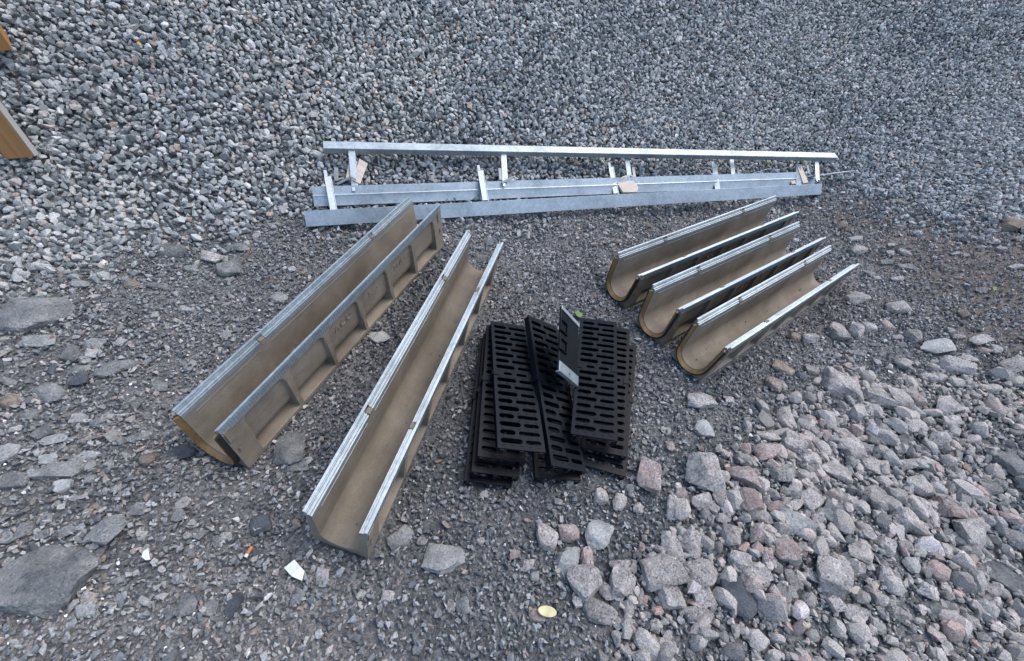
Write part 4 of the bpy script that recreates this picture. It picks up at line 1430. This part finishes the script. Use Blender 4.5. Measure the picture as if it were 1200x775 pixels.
# ------------------------------------------------------------------ scraps of plywood, timbers, litter
def slab(name, poly, th, dz, mat, label, cat, lift=(0, 0, 0), tilt=0.0, obj_group=None):
    """flat scrap: an outline on the ground plane given real thickness"""
    P = [Vector(site(x, y, dz)[0]) for x, y in poly]
    c = sum(P, Vector()) / len(P)
    n = Vector((0, 0, 0))
    for i in range(len(P)):
        a, b2 = P[i] - c, P[(i + 1) % len(P)] - c
        n += a.cross(b2)
    n.normalize()
    if n.z < 0: n = -n
    n = (n + Vector(normal_at(c.x, c.y))).normalized()
    X = (P[1] - P[0]).normalized(); X = (X - n * X.dot(n)).normalized(); Y = n.cross(X)
    Mw = mat4(c, X, Y, n)
    inv = Mw.inverted()
    loc = [inv @ q for q in P]
    k = len(loc)
    mb = MB()
    mb.add([(q.x, q.y, 0) for q in loc] + [(q.x, q.y, th) for q in loc],
           [tuple(range(k))[::-1], tuple(range(k, 2 * k))] + [(i, (i + 1) % k, k + (i + 1) % k, k + i) for i in range(k)])
    o = mesh_obj(name, mb.mesh(name, min(th * 0.2, 0.0008), 30), M[mat], None, Mw)
    return tag(o, label, cat, obj_group)


slab('plywood_piece', [(409, 189), (419, 190), (417, 213), (405, 212)], 0.008, 0.045, 'wood_pale', 'pale plywood strip left of the upper left bracket', 'plywood')
slab('plywood_piece', [(421, 187), (431, 193), (422, 217), (414, 213)], 0.008, 0.055, 'wood_pale', 'pale pointed plywood piece right of the upper left bracket', 'plywood')
slab('plywood_piece', [(720, 212), (735, 206), (747, 221), (746, 227), (729, 227)], 0.010, 0.060, 'wood_pale', 'pale plywood plate with a knot lying over the middle of the strip', 'plywood')
slab('plywood_piece', [(925, 210), (938, 207), (944, 216), (927, 217)], 0.008, 0.045, 'wood_pale', 'pinkish plywood piece lying flat by the right ends of the frames', 'plywood')
slab('plywood_piece', [(933, 197), (938, 196), (946, 216), (940, 217)], 0.012, 0.058, 'wood_pale', 'slim pale stick of plywood standing over the flat piece at the right', 'plywood')
slab('paper_scrap', [(333, 666), (345, 656), (357, 670), (354, 681), (342, 676)], 0.002, 0.014, 'paper', 'torn white scrap on the ground left of the lone channel', 'scrap')
slab('paper_scrap', [(166, 653), (169, 646), (174, 644), (176, 656), (171, 657)], 0.002, 0.012, 'paper', 'small white chip on the ground at the lower left', 'scrap')
slab('paper_scrap', [(136, 660), (140, 657), (141, 661), (138, 663)], 0.002, 0.012, 'paper', 'tiny white flake left of the small white chip', 'scrap')
slab('leaf', [(673, 366), (677, 364), (683, 368), (681, 373), (676, 371)], 0.0015, 0.012, 'leaf', 'small green leaf on the chips just above the black end plate', 'leaf')
slab('leaf', [(160, 50), (163, 49), (166, 52), (165, 54), (162, 53)], 0.002, 0.03, 'leaf_y', 'small yellow leaf on the gravel at the top left', 'leaf')
slab('leaf', [(898, 187), (902, 186), (903, 190), (899, 191)], 0.0015, 0.03, 'leaf', 'tiny yellow green leaf on the gravel between the right frame brackets', 'leaf')
slab('leaf', [(1163, 337), (1167, 336), (1168, 340), (1164, 341)], 0.0015, 0.015, 'leaf', 'tiny green leaf on the muddy ground at the right', 'leaf')
el = [(641 + 11 * math.cos(a) + 0.0, 717 + 7.0 * math.sin(a + 0.25)) for a in np.linspace(0, 2 * math.pi, 16, endpoint=False)]
slab('plastic_disc', el, 0.004, 0.018, 'yellow', 'pale yellow plastic disc at the bottom beside the granite', 'disc')
# cigarette end
p, q = Vector(site(287.5, 653, 0.012)[0]), Vector(site(295, 641, 0.016)[0])
e = empty('cigarette_end', mat4(p, (q - p).normalized(), Vector((0, 0, 1)).cross((q - p).normalized()).normalized(), (q - p).normalized().cross(Vector((0, 0, 1)).cross((q - p).normalized()).normalized())))
tag(e, 'orange and white cigarette end left of the torn white scrap', 'cigarette end')
Lc = (q - p).length
for nm, a, b_, mt in (('paper_tip', 0, 0.3, 'paper'), ('filter', 0.3, 1, 'cork')):
    k = 12
    V = [(Lc * x, 0.0037 * math.cos(2 * math.pi * i / k), 0.0037 * math.sin(2 * math.pi * i / k)) for x in (a + 0.002, b_) for i in range(k)]
    mb = MB(); mb.add(V, [(i, (i + 1) % k, k + (i + 1) % k, k + i) for i in range(k)] + [tuple(range(k))[::-1], tuple(range(k, 2 * k))])
    mesh_obj(nm, mb.mesh(nm, 0, 50), M[mt], e)
# rusty twigs
for (a, b_, lab) in (((305, 331), (328, 327), 'thin rusty brown twig left of the long channel'), ((287, 305), (296, 283), 'thin curved brown twig below the gravel'), ((9, 225), (15, 212), 'short brown twig on the gravel at the far left'), ((118, 205), (124, 199), 'short orange brown twig on the left gravel')):
    p, q = Vector(site(*a, 0.014)[0]), Vector(site(*b_, 0.018)[0])
    mb = MB(); md = (p + q) / 2 - p + Vector((0.004, 0.003, 0.006))
    mb.bar(Vector((0, 0, 0)), md, 0.0035, 0.003); mb.bar(md, q - p, 0.003, 0.0025)
    o = mesh_obj('twig', mb.mesh('twig', 0.0005), M['twig']); o.location = p
    tag(o, lab, 'twig')


def timber(pn, pf, wy, wz, label, roll=0.0, grey_top=True):
    """squared timber from pn (end in view) to pf; faces of two ages"""
    X = (pf - pn); Ln = X.length; X.normalize()
    S = X.cross(UPV).normalized(); U_ = S.cross(X)
    S2 = S * math.cos(roll) + U_ * math.sin(roll); U2 = X.cross(S2) * -1
    if U2.z < 0: U2, S2 = -U2, -S2
    e = empty('timber', mat4(pn, X, U2.cross(X), U2))
    tag(e, label, 'timber')
    mb = MB(); mb.box(0, Ln, -wy / 2, wy / 2, -wz / 2, wz / 2 - 0.004)
    mesh_obj('plank', mb.mesh('plank', 0.0015), M['wood'], e)
    mb = MB(); mb.box(0.001, Ln, -wy / 2 + 0.0005, wy / 2 - 0.0005, wz / 2 - 0.0037, wz / 2)
    mesh_obj('weathered_face', mb.mesh('weathered_face', 0.001), M['wood_grey'], e)
    return e


# board leg: comes down from the upper left, its end resting on the gravel
pn = Vector(site(27, 184, 0.03)[0]); pf = Vector(site(-130, -20, 0.42)[0])
timber(pn, pf, 0.022, 0.088, 'orange brown timber with a grey top resting on the gravel at the left edge', roll=-0.5)
pn = Vector(site(2, 52, 0.05)[0]); pf = Vector(site(-82, -72, 0.34)[0])
timber(pn, pf, 0.045, 0.10, 'pale brown timber end poking in at the top left corner', roll=-0.5)
